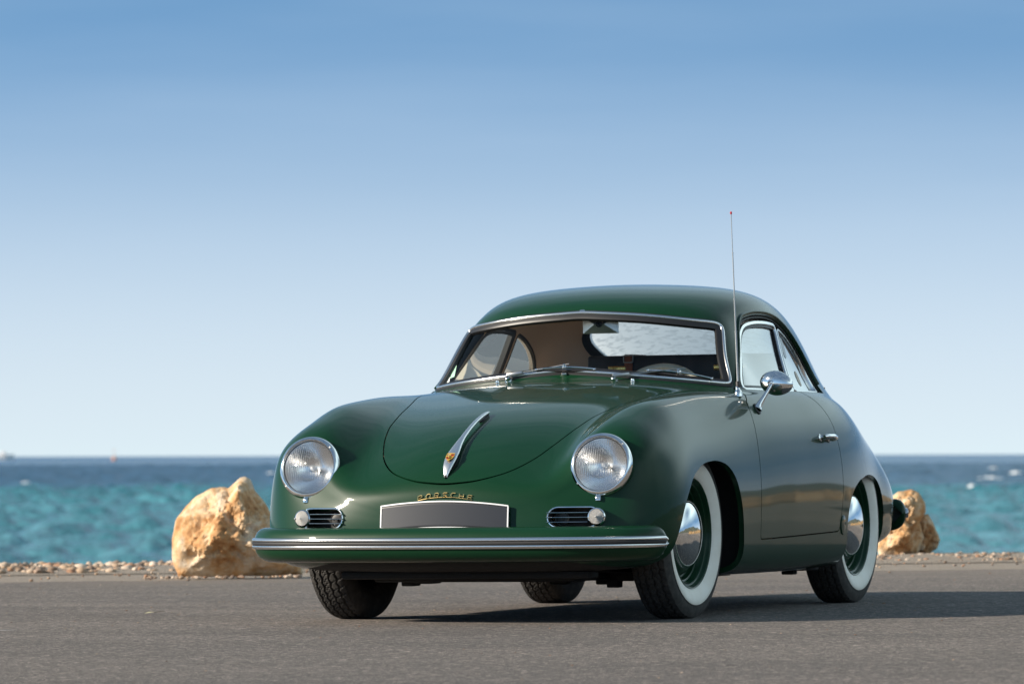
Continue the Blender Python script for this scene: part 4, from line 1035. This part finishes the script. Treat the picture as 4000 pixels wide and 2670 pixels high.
# ---- vents with indicator lamps
for s in (1, -1):
    pl = pill(VENT_R + .003, s=s, y1=VENT_Y1 - .026)
    pl = resample(pl, 72)
    P, N = [], []
    for y, z in pl:
        l, n = front(y, z); P.append(l); N.append((n + Vector((.6, 0, 0))).normalized())
    mb = MB(); sweep(mb, P, N, [(-.0045, -.012), (-.0045, .004), (-.002, .0075), (.001, .0075), (.0035, .004), (.0035, -.012)])
    v = mb.build('vent', chrome, car)
    mb = MB(); sweep(mb, P, N, [(-.004, -.006), (-.004, -.07), (.002, -.07), (.002, -.006)])
    c0 = sum(P, Vector()) / len(P); V = [p - Vector((.065, 0, 0)) for p in P]; mb.add(V, [tuple(range(len(V)))])
    mb.build('vent_box', dark, v)
    for k, dz in enumerate((.0165, -.0005, -.0175)):
        pts = []
        for y in np.linspace(.545, VENT_Y0 - .036 - (.002 if k == 1 else 0), 12):
            l, n = front(s * y, VENT_Z + dz); pts.append(l + Vector((.008 + .004, 0, 0)))
        pts.append(pts[-1] - Vector((.012, 0, 0)) - Vector((0, s * .003, 0)))
        mb = MB(); mb.tube(pts, .0016, 8); mb.build('vent_bar', chrome, v)
    l, n = front(s * .441, VENT_Z - .006); hx = l - Vector((.035, 0, 0))
    mb = MB(); mb.lathe([(.0005, .004), (.006, .004), (.0065, .0), (.024, .0), (.0265, -.002), (.0265, -.01)], hx, (1, 0, 0), 28); h = mb.build('horn', trim_dark, v)
    mb = MB(); mb.lathe([(.0235, .0005), (.0255, .0022), (.0272, .0005)], hx, (1, 0, 0), 28); mb.lathe([(.0005, .0065), (.006, .0055), (.0065, .003)], hx, (1, 0, 0), 14); mb.build('horn_ring', trim_dark, v)
    l, n = front(s * VENT_Y1, VENT_Z); ax = (n + Vector((1.6, 0, 0))).normalized(); b = l + ax * .010
    mb = MB(); mb.lathe([(.0315, -.03), (.0335, -.012), (.0340, .000), (.0325, .006), (.0285, .0085), (.0270, .006), (.0265, .000)], b, ax, 44); lamp = mb.build('indicator_lamp', chrome, car)
    prof = [(.0272, .004)]
    for i in range(8):
        r = .0265 - i * .0029; h = .007 + i * .0017
        prof += [(r, h), (r - .0006, h + .0026), (r - .0018, h + .0026), (r - .0027, h - .0006)]
    prof += [(.0032, .0225), (.0022, .0245), (.0003, .0252)]
    mb = MB(); mb.lathe(prof, b, ax, 40); mb.build('lens', lens_white, lamp, angle=70)
    for q in (1, -1):
        mb = MB(); mb.lathe([(.0030, .006), (.0030, .0092), (.0018, .0102), (.0002, .0102)], b + Vector((0, q * .0298, 0)) - ax * .0012, ax, 10); mb.build('screw', steel, lamp)

# ---- number plate (blank), lettering, bonnet handle
def nose_x(y): return front(y, .40)[0].x
def plate_pt(y, z, d=0.0):
    x0 = nose_x(.0) + .016; x1 = nose_x(.255) + .012
    k = (x0 - x1) / .255 ** 2; x = x0 - k * y * y
    n = Vector((1, 2 * k * y, .10)).normalized()
    return Vector((x - (z - .40) * .10, y, z)) + n * d, n
yc = .012; hw = .249
def plate_top(y): return .4505 - .017 * ((y - yc) / hw) ** 2 - .0015 * max(0, y - yc) / hw
def plate_bot(y): return .352 - .016 * ((y - yc) / hw) ** 2 if abs(y - yc) < .19 else .352 - .016 * (.19 / hw) ** 2
V, F = [], []; nx, nz_ = 60, 8
for j in range(nz_ + 1):
    for i in range(nx + 1):
        y = yc - hw + 2 * hw * i / nx; a, b = plate_bot(y), plate_top(y); V.append(plate_pt(y, a + (b - a) * j / nz_, .003)[0])
for j in range(nz_):
    for i in range(nx): F.append((j * (nx + 1) + i, j * (nx + 1) + i + 1, (j + 1) * (nx + 1) + i + 1, (j + 1) * (nx + 1) + i))
np_ = mesh_obj('number_plate', V, F, plate_m, car, True)
sol = np_.modifiers.new('solid', 'SOLIDIFY'); sol.thickness = .004
out = [(y, plate_bot(y)) for y in np.linspace(yc - hw, yc + hw, 60)] + [(y, plate_top(y)) for y in np.linspace(yc + hw, yc - hw, 60)]
out = resample(round_poly(resample(np.array(out), 260), 0.0), 260)
PN = [plate_pt(y, z, .0035) for y, z in offset_poly(out, -.002)]
mb = MB(); sweep(mb, [p for p, n in PN], [n for p, n in PN], [(-.0027, -.003), (-.0024, .002), (.0024, .002), (.0027, -.003)]); mb.build('plate_border', plate_w, np_)

GL = {'P': [[(0, -.1), (.06, .98), (.8, 1), (.97, .78), (.85, .5), (.2, .42)]],
      'O': [[(.25, 0), (.02, .22), (.1, .78), (.33, 1), (.75, 1), (.97, .78), (.9, .22), (.68, 0), (.25, 0)]],
      'R': [[(0, 0), (.06, 1), (.8, 1), (.97, .78), (.85, .5), (.1, .45)], [(.5, .45), (.95, 0)]],
      'S': [[(1, 1), (.25, 1), (.05, .8), (.2, .52), (.8, .5), (.95, .25), (.75, 0), (0, 0)]],
      'C': [[(1, 1), (.35, 1), (.05, .75), (.02, .3), (.25, 0), (1, 0)]],
      'H': [[(.02, 0), (.1, 1)], [(.9, 0), (.97, 1)], [(.05, .48), (.95, .48)]],
      'E': [[(1, 1), (.1, 1), (.03, 0), (1, 0)], [(.06, .5), (.85, .5)]]}
mb = MB(); word = 'PORSCHE'; y0, y1 = -.094, .118; wl = .0178; hl = .0150
def letter_pt(y, z, d=.004):
    l, n = front(y, z - .0145 * ((y - .012) / .1) ** 2 * .7); return l + n * d
for i, ch in enumerate(word):
    ya = y0 + (y1 - y0 - wl) * i / 6
    for st in GL[ch]:
        pts = resample(np.array(st, float), max(4, len(st) * 3), False)
        mb.tube([letter_pt(ya + a * wl, .4635 + b * hl) for a, b in pts], .0019, 6)
mb.tube([letter_pt(y, .4630, .0035) for y in np.linspace(y0, y1, 30)], .0015, 6)
mb.build('nose_lettering', gold, car)

# handle: a tapering chrome bar from the crest up to its rear foot
hb = []
ctrl = [(.697, .0065, .004, .004), (.686, .011, .014, .011), (.668, .018, .022, .013), (.64, .0225, .026, .016), (.60, .0215, .026, .018), (.555, .0145, .026, .017), (.51, .0100, .025, .015), (.45, .0086, .0245, .013), (.38, .0080, .024, .011), (.32, .0078, .022, .010), (.275, .0078, .019, .009), (.255, .006, .016, .006)]
xs = [c[0] for c in ctrl][::-1]
V, F = [], []; k = 14
st = np.linspace(.697, .255, 46)
for x in st:
    w, h, th = [np.interp(x, xs, [c[i] for c in ctrl][::-1]) for i in (1, 2, 3)]
    l, n = top(x, 0); n = Vector((n.x, 0, n.z)).normalized()
    for a in range(k):
        t = 2 * math.pi * a / k; ca, sa = math.cos(t), math.sin(t)
        yy = math.copysign(abs(ca) ** .8, ca) * w; hh = h - th * .5 + (math.copysign(abs(sa) ** .9, sa)) * th * .5
        V.append(l + n * hh + Vector((0, yy, 0)))
for i in range(len(st) - 1):
    for a in range(k): F.append((i * k + a, i * k + (a + 1) % k, (i + 1) * k + (a + 1) % k, (i + 1) * k + a))
F.append(tuple(range(k - 1, -1, -1))); F.append(tuple((len(st) - 1) * k + a for a in range(k)))
mb = MB(); mb.add(V, F); handle = mb.build('bonnet_handle', satin, car, angle=60)
for xa, xb, w0 in ((.702, .585, .025), (.345, .252, .010)):
    mb = MB(); q = []
    for t in np.linspace(0, 2 * math.pi, 33)[:-1]:
        x = (xa + xb) / 2 + math.cos(t) * (xa - xb) / 2; tt = (x - xb) / (xa - xb)
        w = w0 * min(1, (1 - tt) * 2.2 + .05) if xa > .6 else w0
        y = math.sin(t) * w; q.append((x, y))
    Pq = [top(*p) for p in q]; m_ = len(q)
    mb.add([l + n * .0005 for l, n in Pq] + [l + n * .007 for l, n in Pq], [(i, (i + 1) % m_, m_ + (i + 1) % m_, m_ + i) for i in range(m_)] + [tuple(range(m_, 2 * m_))]); mb.build('handle_pad', seal, handle)

# crest: gilt shield with quarters of antlers and bars, a small horse shield in the middle
lc, nc = top(.637, 0); nc = Vector((nc.x, 0, nc.z)).normalized(); uc = Vector((-nc.z, 0, nc.x)) * 1.0; oc = lc + nc * .0285
def cr(a, b, d): return oc + Vector((0, a, 0)) + uc * b + nc * d
shield = [(-.0155, .021), (0, .0235), (.0155, .021), (.016, .002), (.0125, -.010), (0, -.024), (-.0125, -.010), (-.016, .002)]
def plate_of(name, poly, m, d, par, t=.0012):
    k_ = len(poly); mb = MB(); mb.add([cr(a, b, d - t) for a, b in poly] + [cr(a, b, d) for a, b in poly], [(i, (i + 1) % k_, k_ + (i + 1) % k_, k_ + i) for i in range(k_)] + [tuple(range(k_, 2 * k_))])
    return mb.build(name, m, par, smooth=False)
crest = plate_of('crest', shield, crest_gold, .0022, handle)
for i in range(4):
    for q, (ya, yb) in enumerate(((.002, .0142), (-.0132, -.002))):
        zt = (.0165 if q == 0 else -.0005) - i * .0036; tap = 1 if q == 0 else 1 - i * .12
        a, b = (ya, yb) if q == 0 else (-.002 - (.0112) * tap, -.002)
        plate_of('crest_bar', [(a, zt), (b, zt), (b, zt - .0026), (a, zt - .0026)], crest_red if i % 2 else crest_black, .0028, handle)
for q in range(2):
    for i in range(3):
        pts = []
        for t in np.linspace(0, 1, 7):
            a, b = (-.0138 + .011 * t, .0145 - i * .0040 - .0022 * t * t) if q == 0 else (.0125 - .0105 * t - i * .002, -.0035 - i * .0042 - .0022 * t * t)
            pts.append(cr(a, b, .0030))
        mb = MB(); mb.tube(pts, .00075, 5); mb.build('crest_antler', crest_black, handle)
plate_of('crest_shield', [(-.005, .0055), (.005, .0055), (.0055, -.001), (0, -.0075), (-.0055, -.001)], crest_gold, .0036, handle)
mb = MB(); mb.tube([cr(a, b, .0042) for a, b in ((-.0022, -.0035), (-.0008, -.0005), (.0012, .001), (.0026, .0035), (.0012, .0038))], [.0006, .0011, .0013, .0009, .0005], 6)
mb.tube([cr(a, b, .0042) for a, b in ((.0012, .001), (.0030, .0002), (.0034, -.0015))], .0006, 5); mb.tube([cr(a, b, .0042) for a, b in ((-.0008, -.0005), (.0010, -.0026), (.0006, -.0042))], .0006, 5); mb.build('crest_horse', crest_black, handle)

# ---- wheels
def tyre_profile():
    pr = []
    for a, r in ((-.050, .202), (-.058, .206), (-.068, .222), (-.076, .245), (-.079, .268), (-.076, .288), (-.070, .303), (-.0645, .3125)): pr.append((a, r))
    for w in np.linspace(-.060, .060, 53): pr.append((w, .3222 - .0052 * (w / .060) ** 2 - .0024 * (abs(w) / .06) ** 6))
    for a, r in reversed(pr[:8]): pr.append((-a, r))
    return pr
def tyre_mesh():
    pr = tyre_profile(); n = 432; V, F = [], []; m = len(pr); B = 54
    for i in range(n):
        th = 2 * math.pi * i / n; ph = (i % (n // B)) / (n / B)
        zig = (abs(ph - .5) * 4 - 1) * .0035
        for w, r in pr:
            if abs(w) <= .0601:
                dep = 0
                for w0, wd, sg in ((-.0425, .0046, 1), (-.0150, .0040, -1), (.0150, .0040, 1), (.0425, .0046, -1)):
                    dd = abs(w - w0 - zig * sg); dep = max(dep, min(1, max(0, (wd - dd) / .0015)))
                ph2 = (ph + (.25 if w > 0 else .0) + abs(w) * 9) % 1
                if abs(w) > .046 or abs(abs(w) - .029) < .006: dep = max(dep, .75 if ph2 < .14 else 0)
                elif abs(w) < .009: dep = max(dep, .45 if (ph2 * 2) % 1 < .18 else 0)
                r = r - .0075 * dep
            x, z = r * math.cos(th), r * math.sin(th)
            if z < -.3165: w *= 1 + (-.3165 - z) * 8; z = -.3165
            V.append((x, w, z))
    for i in range(n):
        j = (i + 1) % n
        for q in range(m - 1): F.append((i * m + q, i * m + q + 1, j * m + q + 1, j * m + q))
    return V, F
def make_wheel():
    w = empty('wheel', (0, 0, 0), car)
    V, F = tyre_mesh(); o = mesh_obj('tyre', V, F, tyre_m, w, smooth=False); sharpen(o, 32)
    Y = Vector((0, 1, 0))
    mb = MB(); mb.lathe([(.2035, .0520), (.2055, .0590), (.2100, .0635), (.2200, .0695), (.2350, .0760), (.2500, .0800), (.2630, .0812), (.2665, .0800), (.2675, .0770)], (0, 0, 0), Y, 120); mb.build('whitewall', white_rubber, w)
    mb = MB(); mb.lathe([(.2670, .0775), (.2690, .0800), (.2710, .0795)], (0, 0, 0), Y, 120); mb.build('sidewall_rib', tyre_m, w)
    mb = MB(); mb.lathe([(.2060, .0560), (.2075, .0605), (.2055, .0640), (.2020, .0630), (.1985, .0560), (.1955, .0470), (.1930, .0450), (.1880, .0455), (.1855, .0420), (.1835, .0280), (.1810, .0230), (.1770, .0225), (.1745, .0215), (.1725, .0060), (.1690, .0000), (.1640, -.0010), (.1590, .0040), (.1530, .0170), (.1450, .0270), (.1360, .0320), (.1250, .0330), (.09, .033)], (0, 0, 0), Y, 120)
    mb.build('rim', paint, w, angle=55)
    mb = MB(); mb.lathe([(.1320, .0300), (.1325, .0345), (.1310, .0375), (.1285, .0390)] + [(.128 * math.cos(t), .0385 + .047 * math.sin(t) ** .92) for t in np.linspace(.08, math.pi / 2 - .004, 22)], (0, 0, 0), Y, 96); mb.build('hubcap', chrome, w, angle=50)
    mb = MB(); mb.lathe([(.205, -.055), (.200, -.052), (.185, -.040), (.182, .0), (.172, .0)], (0, 0, 0), Y, 72); mb.build('inner_rim', dark, w)
    mb = MB(); mb.lathe([(.001, -.075), (.09, -.075), (.145, -.060), (.150, -.02), (.150, .0)], (0, 0, 0), Y, 48); mb.build('brake_drum', dark, w)
    return w
wheel0 = make_wheel()
for k, (x, y, rz) in enumerate(((0, .645, -.035), (0, -.645, math.pi - .035), (-2.1, .625, 0), (-2.1, -.625, math.pi))):
    if k == 0: w = wheel0
    else:
        w = wheel0.copy(); COL.objects.link(w); w.parent = car
        for ch in list(wheel0.children):
            c = ch.copy(); COL.objects.link(c); c.parent = w
    w.location = (x, y, .3165); w.rotation_euler = (0, 0, rz)
# wheel housings: an inner arch springing from the lip of the wing, and an inner wall
for ap in (ARCH_F, ARCH_R):
    pts = [p for p in resample(ap, 150) if p[1] > .172]
    j = max(range(len(pts)), key=lambda i: np.linalg.norm(np.array(pts[i]) - np.array(pts[i - 1]))); pts = pts[j:] + pts[:j]
    cx_ = np.mean([p[0] for p in pts])
    for s in (1, -1):
        V, F = [], []
        for x, z in pts:
            if BVH.ray_cast(Vector((x, 3 * s, z)), Vector((0, -s, 0)))[0] is None: continue
            l, nn = side(x, z, s); y0_ = min(abs(l.y), .80)
            ex, ez = (x - cx_), max(0, z - .25); L_ = math.hypot(ex, ez) + 1e-6
            for k, (gr_, dy) in enumerate(((-.0015, .002), (.010, .012), (.030, .035), (.045, .10))):
                V.append((x + ex / L_ * gr_, s * (y0_ - dy), z + ez / L_ * gr_))
            V.append((x + ex / L_ * .045, s * .40, z + ez / L_ * .045))
        n = len(V) // 5 - 1
        for i in range(n):
            for k in range(4): F.append((i * 5 + k, i * 5 + k + 1, (i + 1) * 5 + k + 1, (i + 1) * 5 + k))
        F.append(tuple(i * 5 + 4 for i in range(n + 1)))
        mb = MB(); mb.add(V, F); mb.build('wheel_housing', dark, car)
# underside: axle tubes, sump and brackets
mb = MB(); mb.tube([(.02, -.50, .170), (.02, .50, .170)], .028, 14); mb.tube([(.02, -.50, .235), (.02, .50, .235)], .028, 14)
for s in (1, -1): mb.box((.02, s * .46, .20), (.07, .07, .12), None, .01); mb.tube([(.02, s * .50, .17), (-.02, s * .57, .28)], .022, 10)
mb.build('front_axle', dark, car)
mb = MB(); mb.box((-2.15, 0, .20), (.5, .40, .12), None, .03)
for s in (1, -1): mb.tube([(-2.1, 0, .30), (-2.1, s * .56, .316)], .045, 14)
mb.build('gearbox', dark, car)
for x, y, sx, sy, h in ((.30, -.30, .08, .05, .030), (.34, -.22, .10, .08, .02), (.1, .22, .05, .07, .03), (-.1, .33, .10, .05, .035), (.0, .40, .05, .05, .045), (-.6, .55, .5, .05, .02), (-1.60, .64, .20, .04, .018), (-1.56, .58, .06, .05, .034)):
    mb = MB(); mb.box((x, y, .175 - h / 2), (sx, sy, h + .03), None, .006); mb.build('chassis_bracket', dark, car)
mb = MB(); mb.box((.12, 0, .162), (.62, .80, .03), None, .012); mb.build('skid_plate', dark, car)
mb = MB(); mb.box((.47, 0, .175), (.12, .98, .03), None, .012); mb.build('front_crossmember', dark, car)

# ---- door handle, jack cover, wing mirror, aerial
for s in (1, -1):
    l0, n0 = side(-1.345, .668, s); l1, n1 = side(-1.452, .664, s)
    mb = MB()
    for l, n in ((l0, n0), (l1, n1)): mb.lathe([(.0155, -.002), (.0155, .003), (.010, .007), (.0085, .020), (.009, .026)], l, n, 18)
    dh = mb.build('door_handle', chrome, doors[s])
    mb = MB(); pts = [l0 + (l1 - l0) * t + n0 * (.026 + .010 * math.sin(math.pi * min(1, t * 1.0)) + .002) for t in np.linspace(-.10, 1.12, 16)]
    rr = [np.interp(t, [0, .12, .35, .8, .95, 1], [.006, .0105, .0095, .0125, .013, .008]) for t in np.linspace(0, 1, 16)]
    mb.tube(pts, rr, 14); mb.build('handle_lever', chrome, doors[s], angle=60)
    mb = MB(); mb.lathe([(.0105, .0), (.0105, .012), (.007, .016), (.0003, .017)], l1 + (l1 - l0).normalized() * .026 + n1 * .006, n1, 16); mb.build('push_button', chrome, doors[s])
    # oval jacking point cover
    pl = [(-1.590 + .033 * math.cos(t), .322 + .040 * math.sin(t)) for t in np.linspace(0, 2 * math.pi, 49)[:-1]]
    P, N = line_on(pl, lambda x, z: side(x, z, s)); m_ = len(P)
    mb = MB(); V = [P[i] + N[i] * .0004 for i in range(m_)] + [P[i] * .97 + (sum(P, Vector()) / m_) * .03 + N[i] * .0035 for i in range(m_)] + [P[i] * .9 + (sum(P, Vector()) / m_) * .1 + N[i] * .0042 for i in range(m_)]
    cen, cn = side(-1.590, .322, s); V.append(cen + cn * .0042)
    F = [(r * m_ + i, r * m_ + (i + 1) % m_, (r + 1) * m_ + (i + 1) % m_, (r + 1) * m_ + i) for r in range(2) for i in range(m_)] + [(2 * m_ + i, 2 * m_ + (i + 1) % m_, 3 * m_) for i in range(m_)]
    mb.add(V, F); mb.build('jack_cover', paint, car)
lb, nb = top(-.705, .735)
mb = MB(); mb.lathe([(.023, -.004), (.0235, .003), (.020, .0055), (.015, .006)], lb, nb, 26); mb.build('mirror_foot', seal, doors[1])
hc = Vector((-.775, .793, .879))
mb = MB(); e_ = hc + Vector((.024, -.012, -.004)); sh = [lb + nb * .002, lb * .8 + e_ * .2 + Vector((0, 0, .002)), lb * .45 + e_ * .55, e_]
mb.tube(catmull([tuple(p) for p in sh], 6, False), list(np.interp(np.linspace(0, 1, 19), [0, .2, .6, 1], [.0195, .013, .0085, .0065])), 14); wm = mb.build('wing_mirror', chrome, doors[1])
mb = MB(); axm = Vector((.97, -.08, .0)).normalized()
V, F = [], []; e2 = Vector((0, 0, 1)); e1 = e2.cross(axm).normalized(); nr, na = 12, 44
for i in range(nr + 1):
    q = i / nr * math.pi / 2
    for a in range(na):
        t = 2 * math.pi * a / na; tilt = math.radians(-8)
        px, pz = math.cos(t) * .069 * math.cos(q), math.sin(t) * .048 * math.cos(q)
        if px * (1) > 0: pz *= 1 - .10 * px / .069
        V.append(hc + e1 * (px * math.cos(tilt) - pz * math.sin(tilt)) + e2 * (px * math.sin(tilt) + pz * math.cos(tilt)) + axm * (.030 * math.sin(q)))
for i in range(nr):
    for a in range(na): F.append((i * na + a, i * na + (a + 1) % na, (i + 1) * na + (a + 1) % na, (i + 1) * na + a))
F.append(tuple(range(na - 1, -1, -1)))
mb.add(V, F); mb.lathe([(.014, .022), (.0135, .031), (.010, .033), (.0085, .028)], hc + Vector((0, -.012, -.002)), axm, 20); mb.build('mirror_shell', chrome, doors[1], angle=60)
la, na_ = top(-.62, .690)
mb = MB(); mb.lathe([(.017, -.004), (.0165, .006), (.013, .018), (.009, .024), (.0085, .034)], la, Vector((0, -.12, 1)), 22); aer = mb.build('aerial_base', chrome, car)
mb = MB(); mb.lathe([(.0085, .030), (.0078, .052), (.006, .055)], la, Vector((0, -.06, 1)), 16); mb.build('aerial_collar', black_rubber, aer)
at_ = la + Vector((.0, -.022, .705)); ab = la + Vector((0, -.002, .05))
mb = MB()
for t0, t1, r in ((0, .30, .0042), (.29, .49, .0033), (.48, .76, .0025), (.75, .985, .0018)):
    mb.tube([ab.lerp(at_, t0), ab.lerp(at_, t1)], r, 8); mb.tube([ab.lerp(at_, t1 - .006), ab.lerp(at_, t1)], r * 1.25, 8)
mb.build('aerial_mast', steel, aer)
mb = MB(); mb.tube([ab.lerp(at_, .983), ab.lerp(at_, .992), ab.lerp(at_, 1.0)], [.003, .0048, .002], 8); mb.build('aerial_tip', red_m, aer)

# ---- wipers and washer jets
def wiper(pv, knee, b0, b1):
    p = [front(y, z) for y, z in (pv, knee, b0, b1)]
    base = p[0][0]; n = Vector((.72, 0, .70))
    mb = MB(); mb.lathe([(.014, -.006), (.014, .004), (.010, .008), (.009, .022), (.006, .024)], base - Vector((-.012, 0, .008)), n, 18); w = mb.build('wiper', chrome, car)
    kn = p[1][0] + p[1][1] * .026; b = base + n * .022
    d = (kn - b).normalized(); Rm = d.to_track_quat('X', 'Z').to_matrix()
    mb = MB(); mb.box(b + d * .026, (.066, .013, .015), Rm, .004); mb.tube([b + d * .05, kn + d * .018], .0024, 8); mb.build('wiper_arm', steel, w)
    mb = MB(); A, B = p[2][0] + p[2][1] * .018, p[3][0] + p[3][1] * .018
    pts = [A.lerp(B, t) + (n * .012) * (1 - (2 * t - 1) ** 2) for t in np.linspace(0, 1, 15)]
    mb.tube(pts, .0034, 8)
    for t in (.5,): mb.box(A.lerp(B, t) + n * .013, (.016, .014, .012), Rm, .002); mb.lathe([(.004, 0), (.004, .012), (.001, .013)], A.lerp(B, t) + n * .015, n, 10)
    for t in (0, 1): mb.box(A.lerp(B, t), (.010, .009, .007), Rm, .001)
    mb.build('wiper_bow', chrome, w)
    mb = MB(); q = [front(b0[0] + (b1[0] - b0[0]) * t, b0[1] + (b1[1] - b0[1]) * t) for t in np.linspace(0, 1, 12)]
    sweep(mb, [l + nn * .004 for l, nn in q], [nn for l, nn in q], [(-.003, -.003), (-.004, .010), (.004, .010), (.003, -.003)], closed=False); mb.build('wiper_blade', black_rubber, w)
wiper((-.228, .908), (0.0, .943), (-.115, .931), (.122, .929))
wiper((.215, .900), (.438, .922), (.325, .922), (.545, .888))
for y in (-.268, .287):
    l, n = top(-.545, y); mb = MB(); mb.lathe([(.0085, -.002), (.008, .006), (.005, .011), (.0003, .0125)], l, Vector((.3, 0, 1)), 16); mb.build('washer_jet', chrome, car)

# ---- cabin: floor, scuttle, seats, wheel, mirror
mb = MB(); mb.box((-1.2, 0, .235), (1.7, 1.30, .03)); mb.box((-2.02, 0, .55), (.03, 1.15, .62)); mb.box((-1.86, 0, .865), (.34, 1.18, .02)); mb.build('cabin_floor', carpet, car)
mb = MB(); mb.box((-.76, 0, .80), (.22, 1.16, .14), None, .03); mb.build('dashboard', paint, car)
for s in (1, -1):
    o = empty('front_seat', (-1.25, s * .33, .30), car)
    mb = MB(); mb.box((.05, 0, .07), (.48, .48, .14), None, .045); mb.build('seat_cushion', leather, o)
    mb = MB(); Rm = Matrix.Rotation(math.radians(-13), 3, 'Y'); mb.box((-.25, 0, .33), (.12, .48, .50), Rm, .05); mb.build('seat_back', leather, o)
sw = empty('steering_wheel', (-1.0, .225, .783), car)
sw.rotation_euler = (0, math.radians(62), 0)
mb = MB(); mb.tube([(.195 * math.cos(t), .195 * math.sin(t), 0) for t in np.linspace(0, 2 * math.pi, 65)[:-1]], .0135, 12, closed=True); mb.build('wheel_rim', ivory, sw)
mb = MB()
for a in (25, 155, 270): mb.tube([(0, 0, -.03), (.19 * math.cos(math.radians(a)), .19 * math.sin(math.radians(a)), 0)], [.016, .008], 8)
mb.lathe([(.0005, .02), (.04, .012), (.045, -.03)], (0, 0, -.02), (0, 0, 1), 20); mb.build('wheel_spoke', ivory, sw)
rm = empty('rear_view_mirror', (-.835, .055, 1.116), car)
mb = MB(); mb.add([(0, -.074, -.032), (0, .074, -.032), (0, .074, .032), (0, -.074, .032), (.020, -.02, .004), (.020, .02, .004)], [(0, 1, 5, 4), (1, 2, 5), (2, 3, 4, 5), (3, 0, 4), (3, 2, 1, 0)]); mb.build('mirror_back', satin, rm, smooth=False)
mb = MB(); mb.tube([(.018, .0, .006), (.028, .0, .022), (.036, -.012, .034), (.042, -.015, .042)], .0055, 10); mb.lathe([(.012, 0), (.012, .012), (.006, .016)], (.014, 0, .004), (1, 0, 0), 14); mb.build('mirror_stem', trim_dark, rm)

# ---- stickers
def sticker(name, f, c, w, h, ang, m, d, parent, oval_=False):
    n = 28; pts = []
    if oval_: pts = [(w / 2 * math.cos(t), h / 2 * math.sin(t)) for t in np.linspace(0, 2 * math.pi, n + 1)[:-1]]
    else: pts = list(resample(np.array([(-w / 2, -h / 2), (w / 2, -h / 2), (w / 2, h / 2), (-w / 2, h / 2)]), n))
    V = []
    for a, b in pts:
        x, y = a * math.cos(ang) - b * math.sin(ang), a * math.sin(ang) + b * math.cos(ang)
        l, nn = f(c[0] + x, c[1] + y); V.append(l - nn * d)
    l, nn = f(*c); V.append(l - nn * d)
    return mesh_obj(name, V, [(i, (i + 1) % len(pts), len(pts)) for i in range(len(pts))], m, parent, True)
sticker('windscreen_sticker', front, (-.553, .949), .026, .046, math.radians(14), sticker_g, .010, ws_seal)
st2 = sticker('windscreen_sticker', front, (-.573, .902), .032, .050, math.radians(14), sticker_w, .010, ws_seal)
fc = bpy.data.curves.new('sticker_date', 'FONT'); fc.body = '09/18'; fc.size = .0135; fc.align_x = 'CENTER'; fc.align_y = 'CENTER'; fc.extrude = .0001
fo_ = bpy.data.objects.new('sticker_date', fc); COL.objects.link(fo_); bpy.context.view_layer.update()
fm = bpy.data.meshes.new_from_object(fo_.evaluated_get(bpy.context.evaluated_depsgraph_get())); COL.objects.unlink(fo_); bpy.data.objects.remove(fo_)
fm.materials.clear(); fm.materials.append(ink); fo = bpy.data.objects.new('sticker_date', fm); COL.objects.link(fo); fo.parent = ws_seal
l, n = front(-.573, .902); yv = Vector((0, 0, 1)); yv = (yv - n * yv.dot(n)).normalized(); xv = yv.cross(n)
fo.matrix_world = Matrix.Translation(l - n * .0092) @ Matrix((xv, yv, n)).transposed().to_4x4() @ Matrix.Rotation(math.radians(14), 4, 'Z')
pale = mat('pale_transfer', (.62, .66, .68), .5); pale2 = mat('tan_transfer', (.55, .47, .36), .5)
for (x, z, w, h, m) in ((-1.545, 1.035, .045, .085, pale), (-1.60, .915, .04, .06, pale2), (-1.705, .935, .035, .075, pale), (-1.50, 1.06, .03, .05, pale)):
    sticker('window_sticker', lambda a, b: side(a, b, 1), (x, z), w, h, math.radians(14), m, .0195, car, True)

# ---- suitcase on the shelf behind the seats: rests in the car, a thing of its own
case = empty('suitcase', (-1.77, .10, .876)); tag(case, 'dark navy suitcase with brown straps and brass locks behind the seats of the coupe', 'suitcase')
mb = MB(); mb.box((0, 0, .068), (.16, .83, .136), None, .010); mb.build('case_body', navy, case)
for y in (-.235, .205):
    mb = MB(); mb.box((.0835, y, .068), (.004, .034, .139), None, .001); mb.box((0, y, .1385), (.168, .034, .004), None, .001); s_ = mb.build('strap', tan, case)
    mb = MB()
    for dy in (-.02, .02): mb.box((.087, y + dy, .122), (.004, .003, .03), None, .0005)
    for dz in (.108, .136): mb.box((.087, y, dz), (.004, .042, .003), None, .0005)
    mb.build('buckle', steel, s_)
for y, w in ((-.285, .075), (.155, .05)):
    mb = MB(); mb.box((.083, y, .082), (.006, w, .024), None, .002); mb.box((.084, y + .02, .045), (.006, .032, .06), None, .002); mb.build('lock', brass, case)
mb = MB(); mb.box((.083, .262, .085), (.005, .018, .018), None, .002); mb.build('lock', brass, case)
# =====================================================================  tilt everything on land with the car park
for o in list(scene.objects):
    if o.parent is None and o.type not in {'CAMERA', 'LIGHT'} and o.name not in NO_TILT:
        o.matrix_basis = LAND @ o.matrix_basis
